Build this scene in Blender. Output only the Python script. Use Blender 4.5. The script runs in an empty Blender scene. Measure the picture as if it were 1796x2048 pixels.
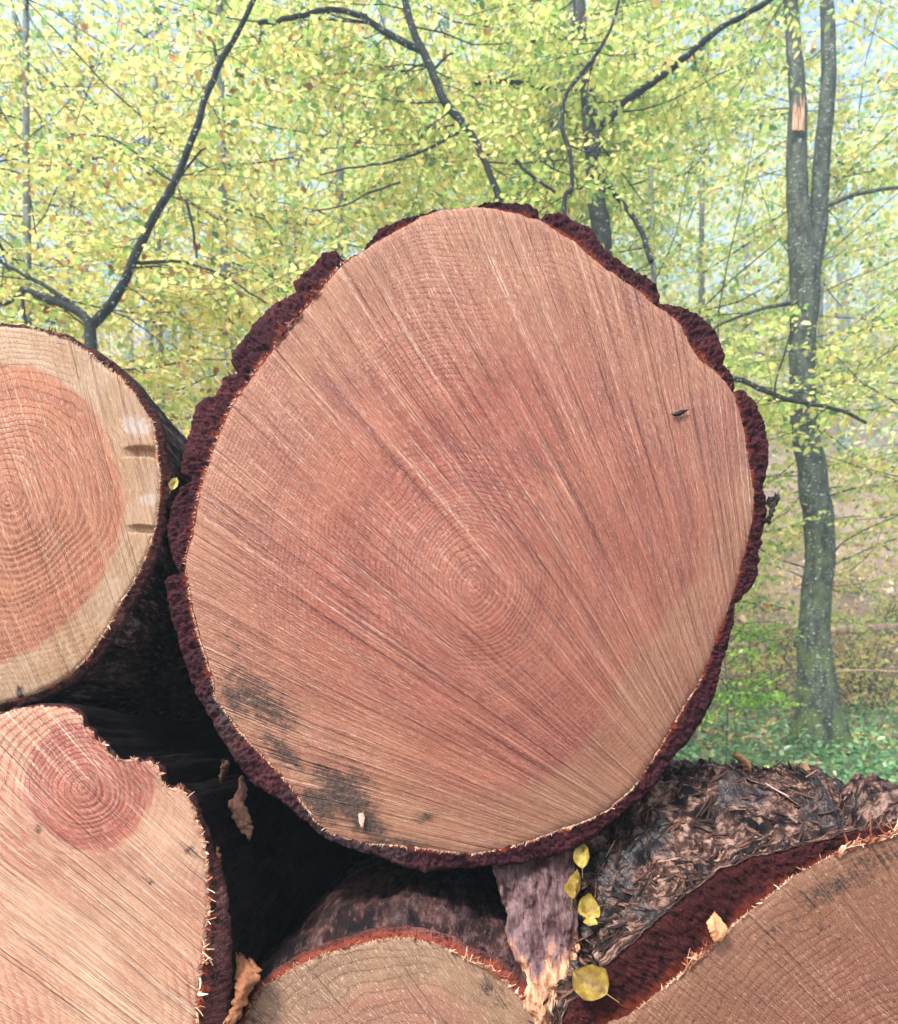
import bpy, math, random
import numpy as np
from mathutils import Vector

random.seed(7); RNG = np.random.default_rng(7)
SC = bpy.context.scene; COL = SC.collection
CAMY, CZ, F = -1.25, 1.45, 1500.0      # camera position and focal length (photo pixels)
CXP, HY = 898.0, 1482.0

def P3(X, Y, D):                        # a point of the place, from its bearing and its own distance D
    return Vector(((X-CXP)/F*D, CAMY+D, CZ-(Y-HY)/F*D))
def to_px(p):
    D = p[1]-CAMY
    if D < 0.2: return (-9999, -9999)
    return (CXP+p[0]/D*F, HY-(p[2]-CZ)/D*F)

# ------------------------------------------------------------------ noise
_perm = RNG.permutation(4096)
def _hash(ix, iy, iz):
    return _perm[(_perm[(_perm[ix & 4095]+iy) & 4095]+iz) & 4095]
def vnoise(x, y, z=0.0):
    x, y, z = np.broadcast_arrays(np.asarray(x, float), np.asarray(y, float), np.asarray(z, float))
    ix, iy, iz = np.floor(x).astype(int), np.floor(y).astype(int), np.floor(z).astype(int)
    fx, fy, fz = x-ix, y-iy, z-iz
    ux, uy, uz = [t*t*t*(t*(t*6-15)+10) for t in (fx, fy, fz)]
    def g(a, b, c):
        h = _hash(ix+a, iy+b, iz+c)
        dx, dy, dz = fx-a, fy-b, fz-c
        h = h & 15
        u = np.where(h < 8, dx, dy); v = np.where(h < 4, dy, np.where((h == 12) | (h == 14), dx, dz))
        return np.where(h & 1, -u, u)+np.where(h & 2, -v, v)
    L = lambda a, b, t: a+(b-a)*t
    return L(L(L(g(0,0,0), g(1,0,0), ux), L(g(0,1,0), g(1,1,0), ux), uy),
             L(L(g(0,0,1), g(1,0,1), ux), L(g(0,1,1), g(1,1,1), ux), uy), uz)
def fbm(x, y, z=0.0, o=4, r=0.5):
    s, a = 0, 1
    for k in range(o):
        s = s+a*vnoise(np.asarray(x)*2**k, np.asarray(y)*2**k, np.asarray(z)*2**k+k*7.3); a *= r
    return s
def sstep(a, b, x):
    t = np.clip((np.asarray(x, float)-a)/(b-a), 0, 1); return t*t*(3-2*t)

# ------------------------------------------------------------------ node DSL
class S:
    nt = None
    def __init__(s, sock): s.s = sock
    def __add__(a, b): return M('ADD', a, b)
    def __radd__(a, b): return M('ADD', b, a)
    def __sub__(a, b): return M('SUBTRACT', a, b)
    def __rsub__(a, b): return M('SUBTRACT', b, a)
    def __mul__(a, b): return M('MULTIPLY', a, b)
    def __rmul__(a, b): return M('MULTIPLY', b, a)
    def __truediv__(a, b): return M('DIVIDE', a, b)
def put(sock, v):
    if isinstance(v, S): S.nt.links.new(v.s, sock)
    elif isinstance(v, (tuple, list)):
        n = len(sock.default_value); sock.default_value = (tuple(v)+(1.0,))[:n]
    else: sock.default_value = v
def M(op, *a):
    n = S.nt.nodes.new('ShaderNodeMath'); n.operation = op
    for i, v in enumerate(a): put(n.inputs[i], v)
    return S(n.outputs[0])
def clamp(a): return M('MINIMUM', M('MAXIMUM', a, 0.0), 1.0)
def mrange(v, a, b, c=0.0, d=1.0):
    n = S.nt.nodes.new('ShaderNodeMapRange'); n.interpolation_type = 'SMOOTHSTEP'
    for k, x in zip(('Value', 'From Min', 'From Max', 'To Min', 'To Max'), (v, a, b, c, d)): put(n.inputs[k], x)
    return S(n.outputs['Result'])
def vec(x, y=0.0, z=0.0):
    n = S.nt.nodes.new('ShaderNodeCombineXYZ')
    for i, v in enumerate((x, y, z)): put(n.inputs[i], v)
    return S(n.outputs[0])
def sep(v):
    n = S.nt.nodes.new('ShaderNodeSeparateXYZ'); put(n.inputs[0], v); return [S(o) for o in n.outputs]
def noise(v, scale=1.0, detail=2.0, rough=0.5, dist=0.0):
    n = S.nt.nodes.new('ShaderNodeTexNoise'); put(n.inputs['Vector'], v)
    n.inputs['Scale'].default_value = scale; n.inputs['Detail'].default_value = detail
    n.inputs['Roughness'].default_value = rough; n.inputs['Distortion'].default_value = dist
    return S(n.outputs['Fac'])
def voro(v, scale, feat='F1', out='Distance'):
    n = S.nt.nodes.new('ShaderNodeTexVoronoi'); n.feature = feat; put(n.inputs['Vector'], v)
    n.inputs['Scale'].default_value = scale; return S(n.outputs[out])
def mix(f, a, b, mode='MIX'):
    n = S.nt.nodes.new('ShaderNodeMix'); n.data_type = 'RGBA'; n.blend_type = mode; n.clamp_factor = True
    put(n.inputs['Factor'], f); put(n.inputs[6], a); put(n.inputs[7], b); return S(n.outputs[2])
def ramp(f, stops):
    n = S.nt.nodes.new('ShaderNodeValToRGB'); put(n.inputs[0], f); cr = n.color_ramp
    while len(cr.elements) < len(stops): cr.elements.new(0.5)
    for e, (p, c) in zip(cr.elements, stops): e.position = p; e.color = tuple(c)+(1.0,)
    return S(n.outputs[0])
def attr(name, out='Fac'):
    n = S.nt.nodes.new('ShaderNodeAttribute'); n.attribute_name = name; return S(n.outputs[out])
def uv(name='face'):
    n = S.nt.nodes.new('ShaderNodeUVMap'); n.uv_map = name; return S(n.outputs[0])
def objco():
    n = S.nt.nodes.new('ShaderNodeTexCoord'); return S(n.outputs['Object'])
def geopos():
    n = S.nt.nodes.new('ShaderNodeNewGeometry'); return S(n.outputs['Position'])
def bump(h, dist, strength=1.0, nrm=None):
    n = S.nt.nodes.new('ShaderNodeBump'); put(n.inputs['Height'], h)
    n.inputs['Distance'].default_value = dist; n.inputs['Strength'].default_value = strength
    if nrm is not None: put(n.inputs['Normal'], nrm)
    return S(n.outputs[0])
def material(name, fn):
    m = bpy.data.materials.new(name); m.use_nodes = True; nt = m.node_tree; S.nt = nt
    b = nt.nodes['Principled BSDF']; out = nt.nodes['Material Output']
    r = fn() or {}
    for k, v in r.items():
        if k == 'translucent':
            t = nt.nodes.new('ShaderNodeBsdfTranslucent'); put(t.inputs[0], v[1])
            mx = nt.nodes.new('ShaderNodeMixShader'); mx.inputs[0].default_value = v[0]
            nt.links.new(b.outputs[0], mx.inputs[1]); nt.links.new(t.outputs[0], mx.inputs[2])
            nt.links.new(mx.outputs[0], out.inputs[0])
        else: put(b.inputs[k], v)
    return m

# ------------------------------------------------------------------ scene helpers
def link(name, me, parent=None, loc=(0, 0, 0)):
    o = bpy.data.objects.new(name, me); COL.objects.link(o); o.location = loc
    if parent is not None: o.parent = parent
    return o
def tag(o, label=None, cat=None, group=None, kind=None):
    for k, v in (('label', label), ('category', cat), ('group', group), ('kind', kind)):
        if v: o[k] = v
    return o
def empty(name, loc, label, cat, group=None):
    o = bpy.data.objects.new(name, None); COL.objects.link(o); o.location = loc
    o.empty_display_size = 0.1
    return tag(o, label, cat, group)
def mesh_np(name, V, Q, mats, midx=None, smooth=True, attrs=None, uvs=None):
    """V (n,3); Q (m,4) quads, a tri repeats its last index"""
    V = np.asarray(V, float); Q = np.asarray(Q, int)
    me = bpy.data.meshes.new(name)
    tri = Q[:, 2] == Q[:, 3]
    n = np.where(tri, 3, 4); start = np.concatenate([[0], np.cumsum(n)[:-1]])
    keep = np.ones((len(Q), 4), bool); keep[tri, 3] = False
    loops = Q[keep]
    me.vertices.add(len(V)); me.vertices.foreach_set('co', V.ravel())
    me.loops.add(len(loops)); me.loops.foreach_set('vertex_index', loops.astype(np.int32))
    me.polygons.add(len(Q)); me.polygons.foreach_set('loop_start', start.astype(np.int32))
    me.polygons.foreach_set('use_smooth', np.full(len(Q), smooth))
    for m in mats: me.materials.append(m)
    if midx is not None: me.polygons.foreach_set('material_index', np.asarray(midx, np.int32))
    me.update(calc_edges=True)
    for k, a in (attrs or {}).items():
        at = me.attributes.new(k, 'FLOAT', 'POINT'); at.data.foreach_set('value', np.asarray(a, np.float32))
    if uvs is not None:
        l = me.uv_layers.new(name='face'); l.data.foreach_set('uv', np.asarray(uvs)[loops].astype(np.float32).ravel())
    me.validate()
    return me
class MB:
    def __init__(s): s.V, s.Q, s.I, s.n, s.A = [], [], [], 0, []
    def add(s, V, Q, mi=0, a=0.5):
        V = np.asarray(V, float).reshape(-1, 3); Q = np.asarray(Q, int).reshape(-1, 4)
        s.V.append(V); s.Q.append(Q+s.n); s.I.append(np.full(len(Q), mi)); s.n += len(V)
        s.A.append(np.broadcast_to(np.asarray(a, float), (len(V),)))
    def tube(s, pts, rad, n=8, mi=0, a=0.5, rough=0.0, cap=True):
        pts = np.array([tuple(p) for p in pts], float); rad = np.broadcast_to(np.asarray(rad, float), (len(pts),))
        T = np.gradient(pts, axis=0); T /= np.linalg.norm(T, axis=1)[:, None]+1e-9
        ref = np.array([0.37, 0.91, 0.19]) if abs(T[0] @ np.array([0.37, 0.91, 0.19])) < 0.85 else np.array([1., 0, 0])
        ang = np.arange(n)/n*2*math.pi; V = []
        u = ref
        for i in range(len(pts)):
            u = u-T[i]*(u @ T[i]); u /= np.linalg.norm(u); w = np.cross(T[i], u)
            r = np.full(n, rad[i])
            if rough: r = r*(1+rough*vnoise(np.cos(ang)*2+pts[i, 0]*3, np.sin(ang)*2+7, pts[i, 2]*4))
            V.append(pts[i]+r[:, None]*(np.cos(ang)[:, None]*u+np.sin(ang)[:, None]*w))
        V = np.concatenate(V); Q = []
        for i in range(len(pts)-1):
            for j in range(n):
                k = (j+1) % n; Q.append((i*n+j, i*n+k, (i+1)*n+k, (i+1)*n+j))
        s.add(V, Q, mi, a)
    def build(s, name, mats, parent=None, smooth=True, off=(0, 0, 0), attr='tint'):
        me = mesh_np(name, np.concatenate(s.V)-np.asarray(off), np.concatenate(s.Q), mats, np.concatenate(s.I), smooth,
                     {attr: np.concatenate(s.A)})
        return link(name, me, parent)
def resample(pts, n):
    pts = np.array([tuple(p) for p in pts], float); m = len(pts)
    # catmull-rom through the points
    t = np.linspace(0, m-1, n); i = np.clip(np.floor(t).astype(int), 0, m-2); f = (t-i)[:, None]
    g = lambda k: pts[np.clip(k, 0, m-1)]
    p0, p1, p2, p3 = g(i-1), g(i), g(i+1), g(i+2)
    return 0.5*((2*p1)+(-p0+p2)*f+(2*p0-5*p1+4*p2-p3)*f*f+(-p0+3*p1-3*p2+p3)*f**3)

# ------------------------------------------------------------------ materials: logs
def lin(r, g, b):
    f = lambda c: (c/255/12.92) if c/255 <= 0.04045 else ((c/255+0.055)/1.055)**2.4
    return (f(r), f(g), f(b))

def wood_face(name, pivot, pith, heart, sap, dark, light, ring_n=120., ring_amt=0.5, saw_amt=0.6, saw_k=80., ecc=(1., 1.), pith2=None, hb_top=0.0, wk=0.74, gate=0.25, slm=0.65, bd=0.0045, core=0.24, cs_=0.62,
              fuzz=0.3, white_lines=0.0, patch=None, hb=0.03, grime=lin(52, 46, 44), sap2=None, spot=0.0, seam=0.6):
    def fn():
        p = uv(); x, z, _ = sep(p)
        lo = noise(p, 4.0, 3.0); lo2 = noise(p+vecc(3.1), 9.0, 3.0)
        # saw marks: fan about the bar's pivot
        dx, dz = x-pivot[0], z-pivot[1]
        ang = M('ARCTAN2', -1.0*dx, dz)
        L = M('SQRT', dx*dx+dz*dz)
        ang = ang+(noise(p, 1.6, 1.0)-0.5)*0.05+(lo2-0.5)*0.0025
        s1 = noise(vec(ang*saw_k, L*1.5, 1.0), 1.0, 2.0, 0.6)
        s2 = noise(vec(ang*saw_k*3.2, L*3.0, 5.0), 1.0, 2.0, 0.6)
        s3 = noise(vec(ang*saw_k*0.33, L*2.2, 9.0), 1.0, 1.0)
        s4 = noise(vec(ang*saw_k*6.5, L*9.0, 2.0), 1.0, 2.0, 0.7)
        # growth rings
        def rad(c):
            ax, az = (x-c[0])*ecc[0], (z-c[1])*ecc[1]
            return M('SQRT', ax*ax+az*az)
        r = rad(pith)
        if pith2: r = M('SMOOTH_MIN', r*1.6, rad(pith2)-pith2[2], 0.12)
        rw = r+(lo-0.5)*0.09+(lo2-0.5)*0.016+(s2-0.5)*0.006+(s4-0.5)*0.003+(noise(vec(r*9.0, 3.3, 0.0), 1.0, 2.0)-0.5)*0.05
        ph = M('FRACT', rw*ring_n)
        ring = mrange(ph, 0.35, 0.92)*mrange(ph, 1.0, 0.94)
        ringm = noise(vec(rw*22.0, 0.0, 0.7), 1.0, 2.0)
        broad = noise(vec(rw*38.0, 8.0, 0.7), 1.0, 3.0)
        vis = mrange(noise(p+vecc(1.7), 5.0, 2.0), 0.38, 0.62, 0.15, 1.0)*mrange(s2*0.5+s1*0.5, 0.38, 0.60, gate, 1.0)
        # heart and sapwood
        hn = attr('hn')
        hbs = mrange((x-pith[0])*0.75-(z-pith[1])*0.66, -0.02, 0.26, hb+hb_top, hb)
        sapm = mrange(hn+(lo2-0.5)*0.10+(lo-0.5)*0.05+(s1-0.5)*0.06, 1.0-hbs*1.5, 1.0+hbs*0.7)
        c = mix(mrange(lo, 0.35, 0.65), heart[0], heart[1])
        c = mix(mrange(broad, 0.4, 0.68)*0.55, c, heart[2])
        cs = mix(mrange(lo2, 0.35, 0.65), sap, sap2 or tuple(v*0.85 for v in sap))
        c = mix(sapm, c, cs)
        if patch:   # stains with a shape of their own
            c = mix(attr('patch')*mrange(lo2+(s1-0.5)*0.5, 0.36, 0.6), c, patch)
        # colour of the rings, cut fibres and saw marks
        cm = mrange(r+(lo2-0.5)*0.10, core, core*0.30)*cs_*mrange(s1*0.5+s2*0.5+(lo2-0.5)*0.4, 0.36, 0.56, 0.35, 1.0)
        vis = M('MAXIMUM', vis, cm)
        rc = ring*vis*ring_amt*(0.55+0.75*ringm)
        c = mix(mrange(ph, 0.0, 0.10)*mrange(ph, 0.42, 0.25)*cm*0.42, c, mix(0.5, heart[0], light))
        c = mix(clamp(rc), c, mix(sapm, dark, tuple(min(1, v*1.9) for v in dark)))
        fz = noise(vec(ang*saw_k*5.0, L*70.0, 3.0), 1.0, 3.0, 0.8)
        sv = s1*0.36+s2*0.36+s3*0.10+s4*0.18
        along = mrange(noise(vec(ang*saw_k*0.5, L*5.0, 12.0), 1.0, 2.0), 0.36, 0.60, 0.3, 1.0)*(1.0-cm*0.5)
        sl = mrange(s2*0.5+s4*0.5, 0.54, 0.68)
        sd = mrange(sv, 0.485, 0.60)*along
        c = mix(sd*saw_amt, c, dark)
        c = mix(mrange(sv, 0.48, 0.38)*0.58*mrange(fz, 0.35, 0.6), c, light)
        c = mix(mrange(fz, 0.46, 0.32)*0.45*saw_amt, c, dark)
        s6 = noise(vec(ang*saw_k*1.7+20.0, L*0.8, 4.0), 1.0, 1.0, 0.5)
        seam_d = mrange(s6, 0.60, 0.70)*along
        c = mix(seam_d*seam, c, tuple(v*0.9 for v in dark))
        c = mix(sl*slm*mrange(fz, 0.40, 0.6), c, light)
        c = mix(mrange(fz, 0.55, 0.68)*fuzz*1.3, c, light)
        speck = noise(p, 460.0, 2.0, 0.85)
        c = mix(mrange(speck, 0.56, 0.70)*fuzz*1.2*mrange(lo2, 0.35, 0.6, 0.35, 1.0), c, light)
        c = mix(mrange(noise(p+vecc(9.0), 300.0, 2.0, 0.8), 0.60, 0.75)*0.45, c, dark)
        if white_lines:
            wl = noise(vec(ang*saw_k*0.9, L*1.0, 7.0), 1.0, 1.0, 0.5)
            wm = mrange(M('ABSOLUTE', wl-0.5), 0.035, 0.0)*mrange(lo, 0.4, 0.55)
            c = mix(wm*white_lines, c, light)
        if spot:
            c = mix(mrange(voro(p+vecc(2.0), 60.0), 0.17, 0.05)*spot*mrange(lo2, 0.45, 0.6), c, grime)
        # grime from the ground and mildew, brushed on in patches
        gr = attr('grime')
        gm = mrange(gr*1.25+(noise(p, 60.0, 5.0, 0.8)-0.5)*2.2+(s2-0.5)*1.6+(s4-0.5)*0.8, 0.48, 1.05)
        c = mix(gm*0.9, c, mix(mrange(noise(p, 150.0, 4.0, 0.8), 0.40, 0.62), tuple(v*0.3 for v in grime), tuple(min(1, v*3.4) for v in grime)))
        wh = attr('white')
        c = mix(mrange(wh+(noise(p, 110.0, 3.0, 0.8)-0.5)*1.6+(s2-0.5), 0.55, 0.85)*0.75, c, (0.75, 0.66, 0.62))
        c = mix(1.0, c, (wk, wk*0.925, wk*0.855), 'MULTIPLY')
        h = s1*0.8+s2*0.8+s3*0.5+s4*0.55-ring*0.16*vis-ring*cm*0.25-seam_d*0.7+fz*0.35+speck*0.2-gm*0.2+gm*noise(p, 130.0, 3.0)*1.2
        return {'Base Color': c, 'Roughness': 0.56-0.18*s2, 'Specular IOR Level': 0.42, 'Normal': bump(h, bd, 1.0)}
    return material(name, fn)
def vecc(k): return vec(k, k*1.7, k*0.3)
_va = S.__add__
def _vadd(a, b):    # vector add when both sides are vectors
    if isinstance(a, S) and isinstance(b, S) and a.s.type == 'VECTOR' and b.s.type == 'VECTOR':
        n = S.nt.nodes.new('ShaderNodeVectorMath'); n.operation = 'ADD'; put(n.inputs[0], a); put(n.inputs[1], b); return S(n.outputs[0])
    return _va(a, b)
S.__add__ = _vadd

def bark_end_mat(name, base, hi, deep, orange=0.15, ow=0.25, oc=lin(168, 72, 38)):
    def fn():
        p = geopos(); g = attr('edge')
        n1 = noise(p, 380.0, 4.0, 0.8, 0.8); n2 = noise(p, 60.0, 3.0, 0.6); n3 = noise(p, 14.0, 2.0)
        v = voro(p+vec((n2-0.5)*0.02, (n2-0.5)*0.02, 0.0), 190.0)
        c = mix(mrange(n1, 0.36, 0.52), deep, base)
        c = mix(mrange(n1*0.6+n3*0.5, 0.56, 0.74)*0.85, c, hi)
        c = mix(mrange(n2, 0.56, 0.68)*0.85, c, tuple(k*0.45 for k in deep))
        c = mix(mrange(noise(p+vecc(4.0), 210.0, 3.0, 0.8), 0.60, 0.70)*0.55, c, lin(150, 70, 56))
        c = mix(mrange(g+(n2-0.5)*0.9+(n1-0.5)*0.5, ow, ow-0.25)*orange, c, oc)
        c = mix(attr('grime')*mrange(n2, 0.3, 0.6)*0.6, c, lin(92, 84, 86))
        return {'Base Color': c, 'Roughness': 0.85, 'Specular IOR Level': 0.15, 'Normal': bump(n1*1.0+v*0.3+n2*0.4, 0.0040, 1.0)}
    return material(name, fn)

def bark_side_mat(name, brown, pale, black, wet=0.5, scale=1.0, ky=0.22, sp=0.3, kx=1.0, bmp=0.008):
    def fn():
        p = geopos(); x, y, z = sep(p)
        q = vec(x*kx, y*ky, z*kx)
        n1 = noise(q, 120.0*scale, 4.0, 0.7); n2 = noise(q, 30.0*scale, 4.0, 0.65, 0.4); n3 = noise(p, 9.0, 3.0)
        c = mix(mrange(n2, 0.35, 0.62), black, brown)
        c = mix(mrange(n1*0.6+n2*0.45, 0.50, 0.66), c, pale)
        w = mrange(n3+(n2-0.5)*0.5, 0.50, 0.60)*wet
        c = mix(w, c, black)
        c = mix(w*mrange(noise(p, 300.0, 2.0, 0.8), 0.6, 0.72)*0.7, c, lin(150, 165, 180))  # pale blue sky glints on the wet patches, painted into the base colour
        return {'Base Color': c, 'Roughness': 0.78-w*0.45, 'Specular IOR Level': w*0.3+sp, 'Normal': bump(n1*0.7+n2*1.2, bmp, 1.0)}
    return material(name, fn)

# ------------------------------------------------------------------ logs
def poly_world(pts, D):
    return np.array([((X-CXP)/F*D, CZ-(Y-HY)/F*D) for X, Y in pts])
def radial(poly, c, th):
    """distance from c to the outline along every angle (outermost hit)"""
    R = np.zeros(len(th)); dx, dz = np.cos(th), np.sin(th)
    A = poly-c; B = np.roll(A, -1, axis=0)
    for (ax, az), (bx, bz) in zip(A, B):
        ex, ez = bx-ax, bz-az
        den = dx*ez-dz*ex
        with np.errstate(divide='ignore', invalid='ignore'):
            t = (ax*ez-az*ex)/den; s = (ax*dz-az*dx)/den
        ok = (np.abs(den) > 1e-12) & (s >= -1e-9) & (s <= 1+1e-9) & (t > 0)
        R = np.where(ok & (t > R), t, R)
    bad = R <= 0
    if bad.any(): R[bad] = np.interp(th[bad], th[~bad], R[~bad])
    return R
def smooth_ring(R, k):
    if k < 1: return R
    w = np.hanning(2*k+3)[1:-1]; w /= w.sum()
    return np.convolve(np.concatenate([R[-k:], R, R[:k]]), w, 'same')[k:-k]
def gauss_px(Xp, Yp, blobs):
    g = np.zeros_like(Xp)
    for (bx, by, rx, ry, rot, amp) in blobs:
        a = math.radians(rot); u = (Xp-bx)*math.cos(a)+(Yp-by)*math.sin(a); v = -(Xp-bx)*math.sin(a)+(Yp-by)*math.cos(a)
        g = np.maximum(g, amp*np.exp(-(u/rx)**2-(v/ry)**2))
    return g

def make_log(label, y0, wood, bark, cen, heart, mats, th=None, length=4.5, grime=(), white=(), patch=(), bark_grime=(), kerf=(), body=None,
             body_blend=0.3, rows=None, disp=None, edge_jit=0.0012, taper=0.93, end_noise=0.010, nrad=14, setback=0.004, bark_fn=None):
    D = y0-CAMY
    W, B, H = poly_world(wood, D), poly_world(bark, D), poly_world(heart, D)
    c = poly_world([cen], D)[0]
    if th is None: th = np.linspace(0, 2*math.pi, 1400, endpoint=False)
    N = len(th); ct, st = np.cos(th), np.sin(th)
    Rw = smooth_ring(radial(W, c, th), 2)
    Rb = np.maximum(radial(B, c, th), Rw+0.002)
    Rb = smooth_ring(Rb, 1)
    Rh = smooth_ring(radial(H, c, th), 14)
    # ragged edges
    arc = th*Rw.mean()
    Rw = Rw+edge_jit*fbm(arc*60, 3.1, 0, 3)+edge_jit*1.2*vnoise(arc*330, 1.7)
    Rb = np.maximum(Rb+0.0035*fbm(arc*45, 9.2, 0, 4, 0.6), Rw+0.0015)
    zmin = float((c[1]+st*Rb).min())
    base = (c[0], y0+length/2, zmin)
    root = empty('felled_log', base, label, 'log', 'felled logs in the stack')
    off = np.array(base)
    # sawn face
    nr = 70; t = np.linspace(0, 1, nr+1)[1:]
    X = c[0]+np.outer(t, ct*Rw); Z = c[1]+np.outer(t, st*Rw)
    hn = np.outer(t, Rw/Rh)
    xs = np.concatenate([[c[0]], X.ravel()]); zs = np.concatenate([[c[1]], Z.ravel()])
    ys = y0+0.0022*fbm(xs*9, zs*9, 1.0, 3)
    rr = np.concatenate([[0], np.repeat(t, N)])
    ys = ys+0.004*sstep(0.985, 1.0, rr)
    for (kx0, ky0, kx1, ky1, dep) in kerf:
        (wx0, wz1), (wx1, wz0) = poly_world([(kx0, ky0), (kx1, ky1)], D)
        wob = 0.003*vnoise(xs*30, 2.0)
        ys = ys+dep*sstep(wx0, wx0+0.03, xs)*sstep(wz0-0.001, wz0+0.004, zs+wob)*sstep(wz1+0.001, wz1-0.004, zs+wob)
    V = np.stack([xs, ys, zs], 1)
    Q = []
    j = np.arange(N); k = (j+1) % N
    Q.append(np.stack([np.zeros(N, int), 1+j, 1+k, 1+k], 1))
    for i in range(nr-1):
        a, b = 1+i*N, 1+(i+1)*N
        Q.append(np.stack([a+j, b+j, b+k, a+k], 1))
    Q = np.concatenate(Q)
    Xp = CXP+xs/D*F; Yp = HY-(zs-CZ)/D*F
    at = {'hn': np.concatenate([[0], hn.ravel()]), 'grime': gauss_px(Xp, Yp, grime), 'white': gauss_px(Xp, Yp, white), 'patch': gauss_px(Xp, Yp, patch)}
    me = mesh_np('cut_face', V-off, Q, [mats[0]], None, True, at, np.stack([xs, zs], 1))
    face = link('cut_face', me, root)
    # bark: sawn end ring, then the body running back
    tt = np.linspace(0, 1, nrad); Vs, E, G = [], [], []
    for i, a in enumerate(tt):
        R = Rw-0.001+(Rb-Rw+0.001)*a
        x, z = c[0]+ct*R, c[1]+st*R
        n = 0.5*fbm(x*90, z*90, 2.0, 4, 0.75)
        y = y0+setback+0.006*a+end_noise*(n*0.9+0.45*vnoise(x*22, z*22, 5.0))*(0.25+0.75*min(1, a*4))
        if a > 0.86: y = y+(a-0.86)/0.14*0.006
        Vs.append(np.stack([x, y, z], 1)); E.append(np.full(N, a)); G.append(gauss_px(CXP+x/D*F, HY-(z-CZ)/D*F, bark_grime))
    ring_rows = nrad
    ysr = rows if rows is not None else np.concatenate([np.linspace(0.018, 0.4, 26), np.linspace(0.44, length, 40)])
    Rbody = Rb if body is None else smooth_ring(radial(poly_world(body, D), c, th), 4)
    for y in ysr:
        m = sstep(0.0, body_blend, y)
        R = (Rb*(1-m)+Rbody*m)*(1+(taper-1)*(y/length))
        s = th*Rw.mean()
        if disp is not None: d = disp(s, y, m)
        else: d = 0.012*(fbm(s*14, y*1.6, 3.0, 4, 0.6)-0.25)*sstep(0, 0.1, y)
        R = R+d
        x, z = c[0]+ct*R, c[1]+st*R
        dy = 0 if disp is None else 0.0
        Vs.append(np.stack([x, np.full(N, y0+y)+dy, z], 1)); E.append(np.full(N, 1.0)); G.append(np.zeros(N))
    nrow = len(Vs); V = np.concatenate(Vs); Q = []; I = []
    for i in range(nrow-1):
        a, b = i*N, (i+1)*N
        Q.append(np.stack([a+j, b+j, b+k, a+k], 1)); I.append(np.full(N, 0 if i < ring_rows-1 else 1))
    # the far end, sawn too
    V = np.concatenate([V, [[c[0], y0+length, c[1]]]])
    Q.append(np.stack([(nrow-1)*N+j, np.full(N, len(V)-1), (nrow-1)*N+k, (nrow-1)*N+k], 1)); I.append(np.full(N, 2))
    E.append([1.0]); G.append([0.0])
    me = mesh_np('bark', V-off, np.concatenate(Q), [mats[1], mats[2], M_FAR_END], np.concatenate(I), True,
                 {'edge': np.concatenate(E), 'grime': np.concatenate(G)})
    barko = link('bark', me, root)
    return root, off, (c, th, Rw, Rb, V[:-1].reshape(nrow, N, 3)[ring_rows:], ysr)

M_FAR_END = material('sawn_far_end', lambda: {'Base Color': mix(noise(objco(), 40.0, 3.0), lin(150, 100, 75), lin(185, 135, 100)), 'Roughness': 0.8})
M_BARK_END = bark_end_mat('bark_section_maroon', lin(70, 33, 42), lin(116, 60, 64), lin(30, 14, 21), 0.5)
M_BARK_THIN = bark_end_mat('bark_section_thin', lin(74, 42, 42), lin(130, 92, 88), lin(26, 16, 18), 0.7)
M_BARK_SIDE = bark_side_mat('bark_side_brown', lin(84, 60, 58), lin(160, 136, 134), lin(20, 15, 18), 0.3, sp=0.2)
M_BARK_DARK = bark_side_mat('bark_side_dark', lin(20, 14, 14), lin(30, 23, 22), lin(8, 7, 8), 0.0, sp=0.05)  # near-black bark; the deep shade between the logs is put into its colour
M_BARK_MID = bark_side_mat('bark_side_mid', lin(64, 38, 34), lin(98, 74, 72), lin(22, 17, 20), 0.4, 0.8, sp=0.12)  # wet bark, its colour darkened further to paint shade into the gap above
M_BARK_RIGHT = bark_side_mat('bark_side_flaky', lin(70, 47, 40), lin(158, 126, 112), lin(11, 10, 13), 0.75, 1.1, 1.5, kx=0.42, sp=0.15, bmp=0.005)
M_BARK_SEC_R = bark_end_mat('bark_section_red', lin(66, 27, 28), lin(96, 44, 42), lin(30, 12, 14), 0.3)
M_BARK_SEC_M = bark_end_mat('bark_section_orange', lin(104, 58, 52), lin(158, 108, 100), lin(44, 26, 28), 0.85, 0.75, lin(150, 72, 54))

def pv(X, Y, y0):
    w = poly_world([(X, Y)], y0-CAMY)[0]; return (float(w[0]), float(w[1]))

# --- the big log
MAIN_WOOD = [(844,426),(754,482),(726,501),(688,523),(679,533),(652,563),(610,616),(568,669),(529,718),(490,768),(458,820),(430,887),(411,944),(400,979),(393,1014),
 (384,1067),(373,1106),(370,1136),(379,1176),(384,1220),(399,1275),(414,1323),(427,1367),(430,1396),(447,1418),(483,1466),(520,1506),(564,1550),(594,1590),(629,1640),
 (664,1668),(734,1687),(793,1690),(852,1697),(910,1705),(949,1707),(1008,1696),(1066,1680),(1125,1657),(1164,1645),(1213,1621),(1264,1578),(1295,1535),(1319,1496),
 (1342,1457),(1366,1414),(1397,1367),(1424,1309),(1436,1270),(1455,1227),(1471,1176),(1483,1133),(1495,1090),(1506,1039),(1510,985),(1499,912),(1486,846),(1473,796),
 (1453,762),(1429,736),(1406,722),(1386,699),(1373,673),(1360,643),(1336,623),(1313,609),(1280,580),(1247,560),(1230,545),(1212,538),(1188,514),(1145,477),(1101,450),
 (1081,437),(1034,424),(984,414),(954,412),(884,417)]
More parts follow.
